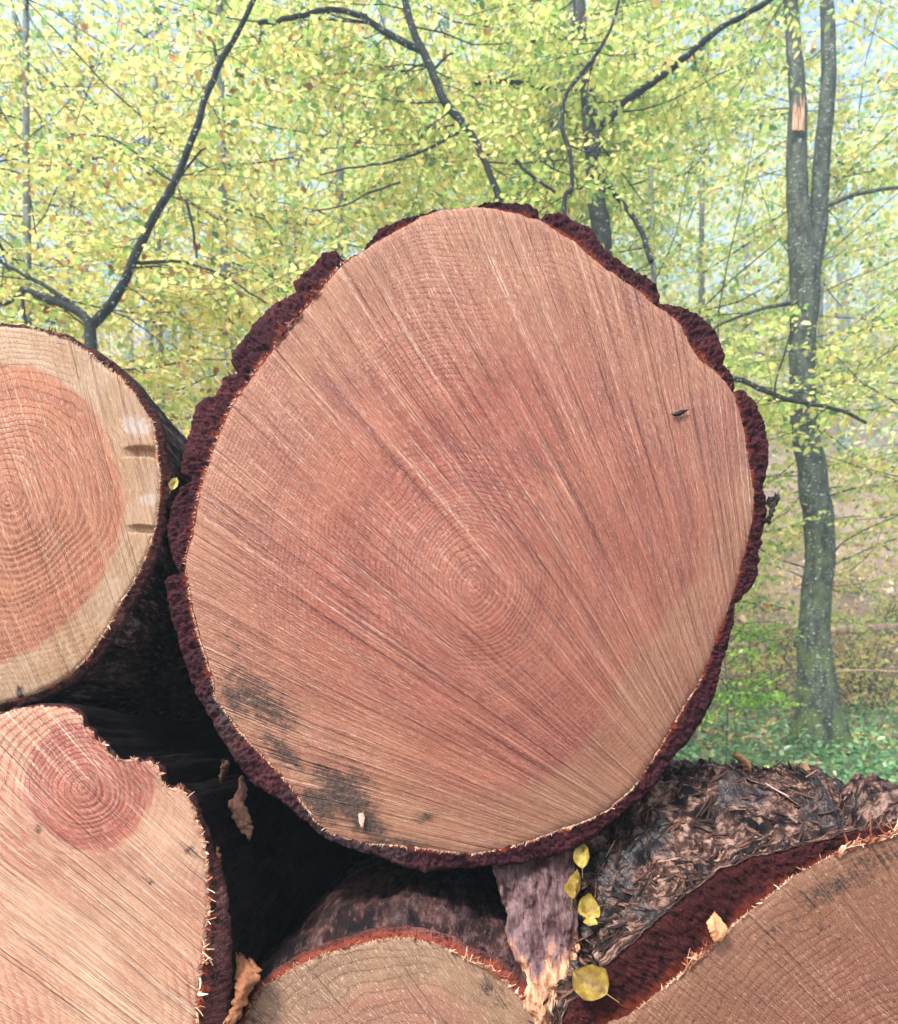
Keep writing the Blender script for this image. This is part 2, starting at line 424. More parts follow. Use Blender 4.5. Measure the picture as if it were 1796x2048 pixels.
MAIN_BARK = [(843,420),(917,405),(951,405),(957,398),(1018,392),(1064,397),(1078,410),(1081,432),(1095,412),(1135,418),(1185,447),(1207,477),(1222,494),(1259,521),
 (1309,547),(1327,577),(1322,600),(1336,599),(1369,604),(1400,618),(1413,626),(1446,666),(1456,702),(1452,722),(1466,729),(1476,756),(1474,776),(1496,772),(1519,799),
 (1532,829),(1546,879),(1546,925),(1536,955),(1534,978),(1540,1000),(1538,1042),(1532,1068),(1526,1103),(1523,1138),(1513,1169),(1488,1195),(1478,1204),(1473,1246),
 (1462,1293),(1446,1341),(1437,1395),(1411,1440),(1389,1475),(1348,1519),(1313,1573),(1300,1587),(1237,1637),(1187,1683),(1125,1711),(1027,1734),(988,1734),(891,1742),
 (852,1748),(812,1738),(773,1723),(734,1711),(695,1699),(648,1680),(609,1645),(570,1613),(523,1582),(500,1566),(483,1547),(454,1506),(425,1455),(406,1422),(384,1385),
 (366,1330),(348,1275),(333,1220),(322,1161),(327,1149),(352,1150),(351,1138),(337,1117),(326,1073),(325,1039),(339,1000),(358,965),(378,955),(356,940),(358,901),
 (367,873),(385,806),(402,785),(423,785),(427,771),(452,741),(474,738),(455,715),(466,687),(504,634),(547,591),(575,584),(594,574),(580,556),(617,521),(645,493),(670,489),
 (680,509),(723,500),(730,479),(755,447),(800,429)]
MAIN_HEART = [(1284,1297),(1248,1348),(1225,1398),(1194,1469),(1170,1512),(1131,1539),(1100,1558),(1045,1586),(900,1600),(740,1545),(570,1440),(440,1270),(410,1100),(450,930),
 (590,760),(760,620),(950,560),(1150,600),(1300,700),(1420,850),(1440,1000),(1400,1150)]
M_FACE_MAIN = wood_face('sawn_face_big', pv(1570, 1830, 0), pv(950, 1170, 0),
    (lin(188,116,92), lin(178,100,82), lin(152,84,74)), lin(188,138,108), lin(118,48,42), lin(248,220,202), ring_n=118., ring_amt=0.60, saw_amt=0.80, saw_k=135., hb_top=0.28, seam=0.30,
    ecc=(1.12, 0.95), fuzz=0.50, patch=lin(140,80,80), sap2=lin(176,122,96))
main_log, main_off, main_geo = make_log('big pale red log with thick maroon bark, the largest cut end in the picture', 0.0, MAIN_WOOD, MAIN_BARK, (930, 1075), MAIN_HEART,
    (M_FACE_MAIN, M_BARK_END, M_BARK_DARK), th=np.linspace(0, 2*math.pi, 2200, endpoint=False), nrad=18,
    grime=[(690,1590,95,42,38,1.0),(640,1610,60,35,40,0.95),(735,1650,60,32,30,0.9),(850,1635,32,14,0,0.75),(720,1550,70,20,40,0.6),(520,1400,130,45,42,0.78),(470,1400,60,30,50,0.8),(570,1510,90,30,45,0.72),(820,1690,80,14,10,0.8),
           (470,1290,70,25,50,0.45),(760,1690,50,20,10,0.8)],
    white=[(1340,720,25,120,-18,0.45),(1265,600,18,50,-25,0.5),(700,560,40,12,45,0.6),(1470,1090,12,40,0,0.5),(720,1640,8,16,0,0.8)],
    patch=[(690,790,150,60,45,0.45),(500,1100,90,45,35,0.5),(1400,760,60,180,-18,0.6),(1250,560,40,120,-25,0.5),(640,930,120,40,45,0.45)],
    bark_grime=[(690,1660,150,40,35,1.0),(450,1450,80,80,0,0.7),(760,1690,60,40,0,1.0)])

# --- left log
LEFT_WOOD = [(0,650),(60,655),(87,662),(127,674),(167,697),(208,731),(241,754),(268,787),(288,821),(305,844),(311,885),(313,911),(320,948),(318,995),(311,1052),(301,1085),
 (285,1129),(264,1169),(240,1205),(215,1255),(180,1308),(140,1350),(100,1374),(50,1394),(0,1408),(-120,1400),(-260,1320),(-350,1160),(-370,1000),(-340,850),(-240,720),(-120,660)]
LEFT_BARK = [(0,640),(40,640),(75,648),(127,662),(180,688),(225,718),(260,752),(290,793),(318,833),(326,860),(328,900),(338,930),(338,985),(328,1010),(325,1050),(318,1087),
 (303,1132),(281,1178),(255,1218),(228,1268),(192,1320),(150,1364),(105,1388),(52,1408),(0,1420),(-125,1412),(-270,1330),(-364,1165),(-385,1000),(-352,842),(-248,710),(-122,648)]
LEFT_HEART = [(0,725),(60,733),(110,755),(180,810),(230,880),(255,1000),(240,1090),(215,1150),(150,1240),(80,1300),(0,1330),(-100,1320),(-220,1230),(-280,1050),(-250,880),(-130,750)]
M_FACE_LEFT = wood_face('sawn_face_left', pv(760, 3000, 0), pv(15, 1000, 0),
    (lin(206,130,90), lin(196,116,82), lin(174,98,72)), lin(214,186,158), lin(140,70,52), lin(250,230,204), ring_n=95., ring_amt=0.55, saw_amt=0.36, saw_k=190., seam=0.18, core=0.34, cs_=0.75,
    fuzz=0.55, wk=0.66, sap2=lin(196,158,120), white_lines=0.2)
left_log, left_off, left_geo = make_log('red hearted log with wide pale sapwood ring and thin bark, stacked left of the biggest', 0.0, LEFT_WOOD, LEFT_BARK, (-25, 1030), LEFT_HEART,
    (M_FACE_LEFT, M_BARK_THIN, M_BARK_SIDE), kerf=[(238,893,330,915,0.011),(246,1050,330,1068,0.010)], white=[(272,852,46,26,20,1.05),(298,1000,26,18,0,1.0),(180,720,60,14,35,0.6)], grime=[(40,1385,10,22,0,0.9)], nrad=8, end_noise=0.006)

# --- lower left log with the small heart
BL_WOOD = [(0,1428),(12,1422),(51,1414),(109,1409),(137,1418),(166,1431),(163,1452),(188,1462),(184,1480),(214,1492),(211,1510),(240,1520),(250,1522),(266,1516),(281,1528),(293,1518),(320,1541),(322,1569),
 (340,1577),(357,1573),(371,1586),(385,1608),(395,1639),(410,1690),(414,1733),(416,1772),(418,1811),(413,1854),(409,1897),(401,1959),(394,2014),(385,2160),(340,2420),(240,2650),(60,2780),(-180,2780),(-400,2600),
 (-500,2250),(-480,1900),(-350,1600),(-150,1460)]
BL_BARK = [(0,1424),(12,1417),(51,1409),(109,1405),(138,1413),(166,1431),(166,1446),(188,1468),(215,1498),(238,1518),(250,1517),(266,1511),(281,1523),(293,1513),(325,1538),(327,1566),
 (340,1572),(358,1568),(376,1583),(390,1606),(401,1637),(420,1690),(436,1733),(446,1772),(452,1811),(456,1854),(459,1897),(460,1959),(454,2014),(440,2160),(390,2430),(280,2690),(70,2820),(-190,2820),(-430,2630),
 (-530,2260),(-510,1890),(-375,1580),(-155,1440)]
BL_HEART = [(120,1436),(170,1450),(220,1505),(300,1525),(318,1560),(300,1610),(270,1665),(215,1705),(150,1700),(80,1655),(40,1590),(60,1500)]
y_bl = -0.12
M_FACE_BL = wood_face('sawn_face_lower_left', pv(2600, 3600, y_bl), pv(168, 1575, y_bl),
    (lin(204,122,104), lin(190,102,90), lin(158,78,70)), lin(224,182,154), lin(146,84,72), lin(252,232,210), ring_n=72., ring_amt=1.1, saw_amt=0.35, saw_k=260., gate=0.9, slm=0.45, wk=0.76,
    pith2=pv(-380, 2150, y_bl)+(0.30,), fuzz=0.55, bd=0.006, core=0.17, cs_=0.45, white_lines=0.55, sap2=lin(214,164,136), patch=lin(168,96,84), hb=0.05, seam=0.12)
# the heart sits off-centre: hn is measured from the log's centre, so give the heart its own ring
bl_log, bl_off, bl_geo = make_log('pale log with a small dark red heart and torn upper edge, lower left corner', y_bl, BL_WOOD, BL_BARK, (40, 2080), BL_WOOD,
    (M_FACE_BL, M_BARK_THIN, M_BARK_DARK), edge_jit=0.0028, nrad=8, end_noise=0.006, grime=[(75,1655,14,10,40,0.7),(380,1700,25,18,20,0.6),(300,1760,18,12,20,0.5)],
    patch=[(300,1740,130,50,25,0.9),(120,1720,120,60,40,0.5)])
def fix_heart(root, poly, y0, cen):
    D = y0-CAMY; me = [o for o in bpy.data.objects if o.parent == root and o.name.startswith('cut_face')][0].data
    n = len(me.vertices); co = np.empty(n*3); me.vertices.foreach_get('co', co); co = co.reshape(-1, 3)+np.array(root.location)
    c = poly_world([cen], D)[0]; d = co[:, [0, 2]]-c; a = np.arctan2(d[:, 1], d[:, 0])
    th = np.linspace(-math.pi, math.pi, 720); R = smooth_ring(radial(poly_world(poly, D), c, th), 6)
    me.attributes['hn'].data.foreach_set('value', (np.hypot(d[:, 0], d[:, 1])/np.interp(a, th, R)).astype(np.float32))
fix_heart(bl_log, BL_HEART, y_bl, (175, 1580))

# --- lower middle log, half hidden
MID_WOOD = [(500,2020),(523,1976),(578,1941),(637,1914),(695,1895),(754,1881),(812,1875),(871,1887),(910,1906),(949,1926),(988,1945),(1027,1980),(1059,2016),(1078,2047),(1120,2150),(1135,2250),
 (1120,2360),(1040,2490),(900,2570),(760,2580),(620,2540),(500,2430),(445,2290),(450,2150)]
MID_BARK = [(488,2014),(514,1966),(572,1927),(632,1898),(690,1876),(752,1861),(812,1855),(875,1866),(918,1884),(960,1905),(1004,1925),(1050,1962),(1092,2005),(1116,2040),(1150,2150),(1160,2250),
 (1145,2370),(1055,2510),(905,2590),(760,2600),(610,2560),(482,2440),(425,2295),(432,2145)]
MID_BODY = [(470,2005),(505,1950),(560,1902),(625,1864),(690,1840),(752,1824),(812,1816),(880,1822),(940,1836),(1000,1862),(1070,1905),(1120,1955),(1150,2020),(1165,2080),(1180,2150),(1210,2250),
 (1180,2370),(1075,2530),(910,2610),(760,2620),(600,2580),(465,2450),(405,2300),(412,2135)]
y_mid = -0.05
M_FACE_MID = wood_face('sawn_face_mid', pv(1900, 3400, y_mid), pv(800, 2230, y_mid),
    (lin(194,138,114), lin(182,128,106), lin(164,114,96)), lin(188,150,122), lin(104,74,58), lin(226,210,194), ring_n=70., ring_amt=0.14, saw_amt=0.12, saw_k=120., gate=0.9, wk=0.62,
    fuzz=0.95, sap2=lin(160,126,100), hb=0.10, seam=0.1, spot=0.4)
def mid_disp(s, y, m):
    return (0.016*(fbm(s*11, y*2.0, 4.0, 4, 0.6))+0.006*vnoise(s*60, y*7, 2.0))*sstep(0, 0.15, y)
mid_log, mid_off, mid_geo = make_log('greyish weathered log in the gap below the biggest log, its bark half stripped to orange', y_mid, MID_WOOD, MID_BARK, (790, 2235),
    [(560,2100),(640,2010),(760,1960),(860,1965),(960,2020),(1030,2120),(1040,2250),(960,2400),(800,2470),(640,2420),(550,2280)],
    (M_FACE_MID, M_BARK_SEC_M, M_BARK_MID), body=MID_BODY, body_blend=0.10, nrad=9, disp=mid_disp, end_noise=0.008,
    grime=[(980,1980,60,30,40,0.55),(900,1900,120,18,20,0.35),(520,2030,40,40,0,0.5)])

# --- lower right log with the flaky bark
BR_WOOD = [(1217,2045),(1258,2033),(1341,1966),(1437,1883),(1466,1852),(1508,1816),(1550,1783),(1591,1750),(1654,1716),(1716,1691),(1796,1668),(1900,1642),(2100,1625),(2400,1700),(2700,2000),(2800,2400),
 (2700,2800),(2400,3060),(2000,3150),(1600,3060),(1280,2820),(1130,2500),(1140,2230)]
BR_BARK = [(1130,2025),(1216,1935),(1320,1840),(1437,1748),(1500,1722),(1560,1705),(1633,1690),(1700,1670),(1796,1648),(1900,1622),(2100,1600),(2400,1670),(2740,1980),(2850,2400),
 (2740,2830),(2420,3100),(2000,3195),(1570,3100),(1230,2850),(1070,2510),(1075,2230)]
def wpx(X, Z, y0): D = y0-CAMY; return (CXP+X*F/D, HY+(CZ-Z)*F/D)
y_br = -0.15
BR_BODY = [wpx(0.10, 0.95, y_br), wpx(0.16, 1.10, y_br), wpx(0.235, 1.225, y_br), wpx(0.31, 1.325, y_br), wpx(0.38, 1.366, y_br), wpx(0.5, 1.374, y_br), wpx(0.62, 1.366, y_br), wpx(0.8, 1.350, y_br), wpx(0.95, 1.325, y_br),
 (2400,1660),(2740,1960),(2850,2400),(2740,2830),(2420,3100),(2000,3195),(1570,3100),(1230,2850),(1060,2510)]
BR_C = (1950, 2420)
M_FACE_BR = wood_face('sawn_face_lower_right', pv(4200, 4400, y_br), pv(2050, 2500, y_br),
    (lin(164,110,88), lin(152,100,82), lin(136,86,72)), lin(158,114,92), lin(106,64,50), lin(220,186,160), ring_n=85., ring_amt=0.20, gate=0.9, wk=0.58, saw_amt=0.18, saw_k=160.,
    fuzz=0.5, sap2=lin(150,104,80), hb=0.2, seam=0.0, spot=0.7)
cb = poly_world([BR_C], y_br-CAMY)[0]
a0 = math.radians(88); a1 = math.radians(166)
TH_BR = np.concatenate([np.linspace(a0, a1, 1100, endpoint=False), np.linspace(a1, a0+2*math.pi, 160, endpoint=False)])
S_CAV = math.radians(112)*0.62
def br_disp(s, y, m):
    w = sstep(0.0, 0.10, y)
    q = fbm(s*4.5+1.5*y, y*9.0, 6.0, 4, 0.6)*1.7+0.25
    t = q*4.0; fl = np.floor(t); fr = t-fl
    terr = (fl+sstep(0.72, 0.97, fr)+0.25*fr)/4.0
    lg = y*36.0+2.6*fbm(s*5.0, y*5.0, 11.0, 3); lf = lg-np.floor(lg)
    d = 0.030*(terr-0.40)+0.013*(1-lf)**1.3*(0.35+1.3*np.clip(vnoise(s*9, y*9, 4.0)+0.4, 0, 1))+0.012*fbm(s*22, y*26, 2.0, 3, 0.6)+0.004*vnoise(s*110, y*60, 1.0)
    crack = sstep(0.13, 0.0, np.abs(vnoise(s*5.0+1.7*y, y*2.6, 9.0)))
    d = d-0.055*crack
    g = np.exp(-((s-S_CAV)/0.15)**2)     # the bark has lifted off the wood here and left a hollow
    d = d-0.075*g*sstep(0.015, 0.04, y)*sstep(0.24, 0.15, y)
    return d*w
br_rows = np.concatenate([np.linspace(0.012, 0.6, 230), np.linspace(0.603, 1.6, 210), np.linspace(1.62, 4.2, 60)])
br_log, br_off, br_geo = make_log('brown sawn log with flaking wet bark and splintered rim, lower right corner', y_br, BR_WOOD, BR_BARK, BR_C, [(X*0.86+BR_C[0]*0.14, Y*0.86+BR_C[1]*0.14) for X, Y in BR_WOOD],
    (M_FACE_BR, M_BARK_SEC_R, M_BARK_RIGHT), th=TH_BR, body=BR_BODY, body_blend=0.30, rows=br_rows, disp=br_disp, length=4.2, nrad=18, end_noise=0.012, taper=1.0,
    grime=[(1680,1770,150,38,-28,0.62),(1560,1850,90,25,-35,0.42),(1750,1720,80,30,-20,0.6),(1640,1860,14,20,0,0.6)])

# ------------------------------------------------------------------ camera, world, sun
cam = bpy.data.cameras.new('camera'); co = bpy.data.objects.new('camera', cam); COL.objects.link(co)
co.location = (0, CAMY, CZ); co.rotation_euler = (math.radians(90), 0, 0)
cam.sensor_fit = 'VERTICAL'; cam.sensor_height = 36.0; cam.lens = 36.0*F/2048; cam.shift_y = (HY-1024)/2048
cam.clip_end = 2000; cam.clip_start = 0.05
cam.dof.use_dof = True; cam.dof.focus_distance = 1.25; cam.dof.aperture_fstop = 6.5
SC.camera = co
SUN_EL, SUN_AZ = 50.0, 216.0      # degrees; azimuth from +y clockwise: behind the camera, a little to its left
w = bpy.data.worlds.new('World'); SC.world = w; w.use_nodes = True; nt = w.node_tree
sky = nt.nodes.new('ShaderNodeTexSky'); sky.sky_type = 'NISHITA'; sky.sun_disc = False
sky.sun_elevation = math.radians(SUN_EL); sky.sun_rotation = math.radians(SUN_AZ); sky.dust_density = 4.0; sky.air_density = 1.0; sky.ozone_density = 1.0
hs = nt.nodes.new('ShaderNodeHueSaturation'); hs.inputs['Saturation'].default_value = 0.85; hs.inputs['Value'].default_value = 1.5   # thin white overcast
nt.links.new(sky.outputs[0], hs.inputs['Color']); nt.links.new(hs.outputs[0], nt.nodes['Background'].inputs[0]); nt.nodes['Background'].inputs[1].default_value = 0.12
sl = bpy.data.lights.new('sun', 'SUN'); so = bpy.data.objects.new('sun', sl); COL.objects.link(so)
sl.energy = 3.1; sl.angle = math.radians(10); sl.color = (1.0, 0.96, 0.91)
az, el = math.radians(SUN_AZ), math.radians(SUN_EL)
sd = Vector((math.sin(az)*math.cos(el), math.cos(az)*math.cos(el), math.sin(el)))
so.rotation_euler = sd.to_track_quat('Z', 'Y').to_euler(); so.location = sd*20
SC.view_settings.view_transform = 'Standard'; SC.view_settings.look = 'None'; SC.view_settings.exposure = 1.16; SC.view_settings.gamma = 1.0
SC.render.engine = 'CYCLES'; SC.cycles.use_denoising = True; SC.cycles.volume_bounces = 1
#BACKGROUND#
HAZE = True
#DETAILS-END#

# ------------------------------------------------------------------ terrain
def ground_z(x, y):
    x = np.asarray(x, float); y = np.asarray(y, float)
    d = y-CAMY
    z = np.interp(d, [-400, 0, 4.2, 5.5, 8, 10, 13, 18, 26, 40, 70, 400], [0, 0, 0.05, 0.75, 1.38, 1.75, 2.55, 5.4, 11.5, 24.0, 27, 28])
    z = z+(0.10*fbm(x*0.45, y*0.45, 1.0, 4))*sstep(3.6, 6, d)+1.1*vnoise(x*0.07, y*0.07, 4.0)*sstep(12, 30, d)
    return z-0.012*np.clip(x, -40, 40)*sstep(6, 20, d)
def soil():
    p = geopos(); n = noise(p, 3.0, 5.0, 0.6); n2 = noise(p, 26.0, 4.0, 0.7); v = voro(p, 16.0, 'F1', 'Color')
    vs = sep(v)[0]
    c = mix(mrange(n2, 0.35, 0.65), lin(110, 88, 82), lin(190, 164, 154))
    c = mix(mrange(vs, 0.55, 0.75)*0.7, c, lin(176, 146, 112))
    c = mix(mrange(n, 0.56, 0.66)*0.4, c, lin(98, 100, 70))
    c = mix(mrange(n2, 0.55, 0.7)*0.5, c, lin(62, 50, 46))
    return {'Base Color': c, 'Roughness': 0.9, 'Specular IOR Level': 0.2, 'Normal': bump(n2+n*0.5, 0.06)}
M_SOIL = material('forest_soil', soil)
gx = np.concatenate([np.linspace(-120, -16, 20), np.linspace(-15, 15, 130), np.linspace(16, 120, 20)])
gy = np.concatenate([np.linspace(-60, 1.5, 14), np.linspace(1.8, 22, 150), np.linspace(23, 160, 40)])
GX, GY = np.meshgrid(gx, gy)
V = np.stack([GX.ravel(), GY.ravel(), ground_z(GX, GY).ravel()], 1)
nx, ny = len(gx), len(gy)
ii, jj = np.meshgrid(np.arange(ny-1), np.arange(nx-1), indexing='ij')
a = (ii*nx+jj).ravel()
tag(link('terrain', mesh_np('terrain', V, np.stack([a, a+1, a+nx+1, a+nx], 1), [M_SOIL])), kind='structure')

# ------------------------------------------------------------------ foliage
def leaf_mat(name, stops, transl=0.55, bright=1.0):
    def fn():
        t = attr('tint'); p = geopos()
        c = ramp(t+(noise(p, 40.0, 2.0)-0.5)*0.12, stops)
        c2 = mix(0.35, c, tuple(1.0 for _ in range(3)), 'OVERLAY')
        return {'Base Color': c, 'Roughness': 0.33, 'Specular IOR Level': 0.8, 'translucent': (transl, c2)}
    return material(name, fn)
LS = [(0.0, lin(78, 124, 78)), (0.22, lin(150, 186, 100)), (0.45, lin(204, 214, 120)), (0.65, lin(238, 228, 140)), (0.80, lin(238, 206, 126)), (0.93, lin(206, 150, 92)), (1.0, lin(128, 84, 52))]
M_LEAF = leaf_mat('autumn_beech_leaf', LS)
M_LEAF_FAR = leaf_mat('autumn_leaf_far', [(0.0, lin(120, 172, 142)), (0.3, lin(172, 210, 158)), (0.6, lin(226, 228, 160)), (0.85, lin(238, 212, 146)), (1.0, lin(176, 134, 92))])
M_LEAF_GREEN = leaf_mat('sapling_leaf', [(0.0, lin(104, 158, 52)), (0.6, lin(150, 194, 70)), (1.0, lin(190, 206, 92))])
M_LEAF_GROUND = leaf_mat('ground_leaf', [(0.0, lin(58, 104, 62)), (0.5, lin(98, 146, 92)), (0.85, lin(140, 176, 116)), (1.0, lin(196, 186, 96))], 0.3)
M_LITTER = leaf_mat('litter_leaf', [(0.0, lin(128, 98, 84)), (0.35, lin(176, 140, 118)), (0.6, lin(206, 172, 130)), (0.8, lin(220, 184, 104)), (1.0, lin(214, 200, 176))], 0.2)
def trunk_mat(name, dark, mid, pale, moss=0.0):
    def fn():
        p = geopos(); x, y, z = sep(p)
        n = noise(vec(x, y, z*0.4), 14.0, 5.0, 0.65); n2 = noise(vec(x, y, z*2.2), 22.0, 4.0, 0.7); n3 = noise(p, 5.0, 3.0)
        c = mix(mrange(n, 0.36, 0.62), dark, mid)
        c = mix(mrange(n2, 0.60, 0.68)*0.85, c, pale)
        if moss: c = mix(clamp(attr('tint'))*moss*mrange(n3+(n-0.5)*0.6, 0.42, 0.62)*0.75, c, lin(82, 98, 44))
        c = mix(mrange(noise(vec(x, y, z*1.6), 30.0, 3.0, 0.6), 0.62, 0.67)*0.85, c, lin(178, 188, 176))
        return {'Base Color': c, 'Roughness': 0.8, 'Specular IOR Level': 0.25, 'Normal': bump(n+n2*0.5, 0.02)}
    return material(name, fn)
M_TRUNK = trunk_mat('beech_bark', lin(36, 40, 34), lin(72, 77, 66), lin(140, 148, 136), 0.95)
M_TWIG = trunk_mat('dark_wet_twig', lin(18, 18, 19), lin(38, 38, 38), lin(74, 78, 76))
M_STEM = trunk_mat('dark_stem_bark', lin(30, 31, 31), lin(62, 63, 61), lin(140, 146, 140))
M_GREY = trunk_mat('grey_stem_bark', lin(86, 88, 86), lin(126, 130, 128), lin(176, 182, 178))
M_TORN = material('torn_wood', lambda: {'Base Color': mix(mrange(noise(vec(sep(geopos())[0], sep(geopos())[1], sep(geopos())[2]*0.15), 60.0, 3.0), 0.4, 0.6), lin(150, 104, 80), lin(188, 150, 122)), 'Roughness': 0.8})

LEAF2D = np.array([(0, 0), (-0.26, 0.28), (-0.24, 0.68), (0, 1.0), (0.24, 0.68), (0.26, 0.28)])
def leaves(mb, pos, ldir, nrm, size, tint, mi=0):
    """many leaves at once: six-cornered, folded along the midrib and curling at the tip"""
    pos, ldir, nrm = [np.asarray(v, float) for v in (pos, ldir, nrm)]
    n = len(pos)
    if n == 0: return
    ldir = ldir/(np.linalg.norm(ldir, axis=1)[:, None]+1e-9)
    nrm = nrm-ldir*(nrm*ldir).sum(1)[:, None]; nrm /= np.linalg.norm(nrm, axis=1)[:, None]+1e-9
    side = np.cross(ldir, nrm)
    fold = RNG.uniform(-0.05, 0.16, n); curl = RNG.uniform(-0.05, 0.22, n); wid = RNG.uniform(0.85, 1.25, n)
    V = np.empty((n, 6, 3))
    for k, (u, v) in enumerate(LEAF2D):
        up = fold*(abs(u)/0.26)-curl*v*v
        V[:, k] = pos+size[:, None]*(side*(u*wid)[:, None]+ldir*v+nrm*up[:, None])
    b = np.arange(n)[:, None]*6
    Q = np.concatenate([b+np.array([[0, 1, 2, 3]]), b+np.array([[0, 3, 4, 5]])])
    mb.add(V.reshape(-1, 3), Q, mi, np.repeat(tint, 6))
def in_view(p, m=230, top=-260, bot=1650):
    X, Y = to_px(p); return -m < X < 1796+m and top < Y < bot
def twig_spray(mb, p0, d, ln, size, base_t, spread, nper, wood=True, flat=0.75):
    """one twig with leaves left and right, nearly level, tips drooping"""
    d = np.array(d, float); d /= np.linalg.norm(d)
    m = max(4, int(nper)); t = np.linspace(0.12, 1.0, m)
    droop = RNG.uniform(0.05, 0.35)
    P = np.array(p0)+np.outer(t*ln, d)+np.outer(t*t*ln*-droop, (0, 0, 1))
    sgn = np.where(np.arange(m) % 2 == 0, 1, -1)[:, None]
    lat = np.cross(d, (0, 0, 1.0)); lat /= np.linalg.norm(lat)+1e-9
    ld = lat*sgn*RNG.uniform(0.5, 1.0, (m, 1))+d*RNG.uniform(0.3, 0.9, (m, 1))+RNG.normal(0, 0.28, (m, 3))-np.array([0, 0, 1])*RNG.uniform(0.0, 0.9, (m, 1))
    nr = np.array([0, 0, flat])+RNG.normal(0, 0.5, (m, 3))
    sz = size*RNG.uniform(0.6, 1.2, m)
    tint = np.clip(base_t+RNG.normal(0, spread, m), 0, 1)
    leaves(mb, P, ld, nr, sz, tint, 0)
    if wood:
        q = np.array(p0)+np.outer([0, 0.5*ln, ln], d)+np.outer([0, -0.25*droop*ln, -droop*ln], (0, 0, 1))
        mb.tube(q, [0.0024, 0.0018, 0.0010], 3, 1, 0.0)
def wobble(pts, amt, n):
    q = resample(pts, n); k = np.arange(n)
    j = RNG.uniform(0, 100)
    q[:, 0] += amt*vnoise(k*0.6, j); q[:, 2] += amt*vnoise(k*0.6, j+9)
    return q
def grow(mb_w, mb_l, p, d, ln, r, size, base_t, spread, density, wood_mi=0, twig_wood=True, gap=0.10):
    """a side branch with leafy twigs; wood goes to mb_w, twigs and leaves to mb_l"""
    d = np.array(d, float); d /= np.linalg.norm(d); n = 7
    pts = [np.array(p)]; dd = d.copy()
    for i in range(n-1):
        dd = dd+RNG.normal(0, 0.13, 3)+np.array([0, 0, 0.03]); dd /= np.linalg.norm(dd); pts.append(pts[-1]+dd*ln/(n-1))
    pts = np.array(pts)
    mb_w.tube(pts, np.linspace(r, r*0.25, n), 5 if r > 0.008 else 4, wood_mi, 0.0)
    s = 0.12*ln; side = 1
    while s < ln:
        f = s/ln*(n-1); i = min(int(f), n-2); q = pts[i]+(pts[i+1]-pts[i])*(f-i)
        if in_view(q):
            ax = pts[i+1]-pts[i]; ax /= np.linalg.norm(ax)
            lat = np.cross(ax, (0, 0, 1.0)); lat /= np.linalg.norm(lat)+1e-9
            tw = lat*side*RNG.uniform(0.5, 1.0)+ax*RNG.uniform(0.3, 0.9)+np.array([0, 0, RNG.uniform(-0.25, 0.3)])
            tl = RNG.uniform(0.28, 0.62)*(size/0.065)**0.5*(1-0.4*s/ln)
            twig_spray(mb_l, q, tw, tl, size, base_t+RNG.normal(0, 0.08), spread, density*tl/(size*0.62), twig_wood)
        side = -side; s += gap*RNG.uniform(0.5, 1.1)*(size/0.08)
    return pts
def tree(name, label, cat, trunk, trunk_r, mats, branches=(), n_auto=12, auto_len=(1.0, 2.0), size=0.065, tint=0.45, spread=0.21, density=1.0,
         leaf=None, group=None, z_rng=None, sides=10, twig_wood=True, gap=0.10, rough=0.05, moss=None, extra=None, back=False):
    trunk = np.array([tuple(p) for p in trunk]); n = max(12, len(trunk)*4)
    tp = wobble(trunk, min(0.02, 0.2*trunk_r[0]), n); tr = np.interp(np.linspace(0, 1, n), np.linspace(0, 1, len(trunk_r)), trunk_r)
    base = tuple(tp[0]); root = empty(name, base, label, cat, group)
    mb = MB(); ml = MB()
    mb.tube(tp, tr, sides, 0, 0.0 if moss is None else moss(tp[:, 2]).repeat(sides), rough)
    mb.build('trunk', [mats[0]], root, off=base)
    mbr = MB(); hosts = [(tp, tr)]
    for pts, r0, r1 in branches:
        q = wobble(pts, 0.015, max(8, 3*len(pts))); rr = np.linspace(r0, r1, len(q))
        b = MB(); b.tube(q, rr, 7, 0, 0.0); b.build('branch', [mats[1]], root, off=base); hosts.append((q, rr))
    lens = np.array([np.linalg.norm(np.diff(h[0], axis=0), axis=1).sum() for h in hosts])
    if n_auto:
        made = 0; tries = 0
        while made < n_auto and tries < n_auto*30:
            tries += 1
            h = hosts[RNG.choice(len(hosts), p=lens/lens.sum())]
            i = RNG.integers(0, len(h[0])-1); f = RNG.uniform(); q = h[0][i]+(h[0][i+1]-h[0][i])*f
            if z_rng and not (z_rng[0] < q[2] < z_rng[1]): continue
            if not in_view(q, 700, -500, 1500): continue
            a = RNG.uniform(0, 2*math.pi); d = np.array([math.cos(a), math.sin(a)*0.9, RNG.uniform(-0.12, 0.45)])
            ln = RNG.uniform(*auto_len)
            if back: d[1] = abs(d[1])*0.9+0.15
            grow(mbr, ml, q, d, ln, min(h[1][i]*0.35, 0.002+0.0035*ln), size, tint, spread, density, 0, twig_wood, gap); made += 1
    if extra: extra(mb, mbr, ml)
    if mbr.V: tag(mbr.build('boughs', [mats[1]], root, off=base))
    if ml.V: ml.build('crown', [leaf or M_LEAF, M_TWIG], root, off=base)
    return root
def on_ground(X, D):
    x = (X-CXP)/F*D; return Vector((x, CAMY+D, float(ground_z(x, CAMY+D))-0.05))
def path(pts, D0, D1=None):
    D1 = D0 if D1 is None else D1; n = len(pts)
    return [P3(X, Y, D0+(D1-D0)*i/max(1, n-1)) for i, (X, Y) in enumerate(pts)]

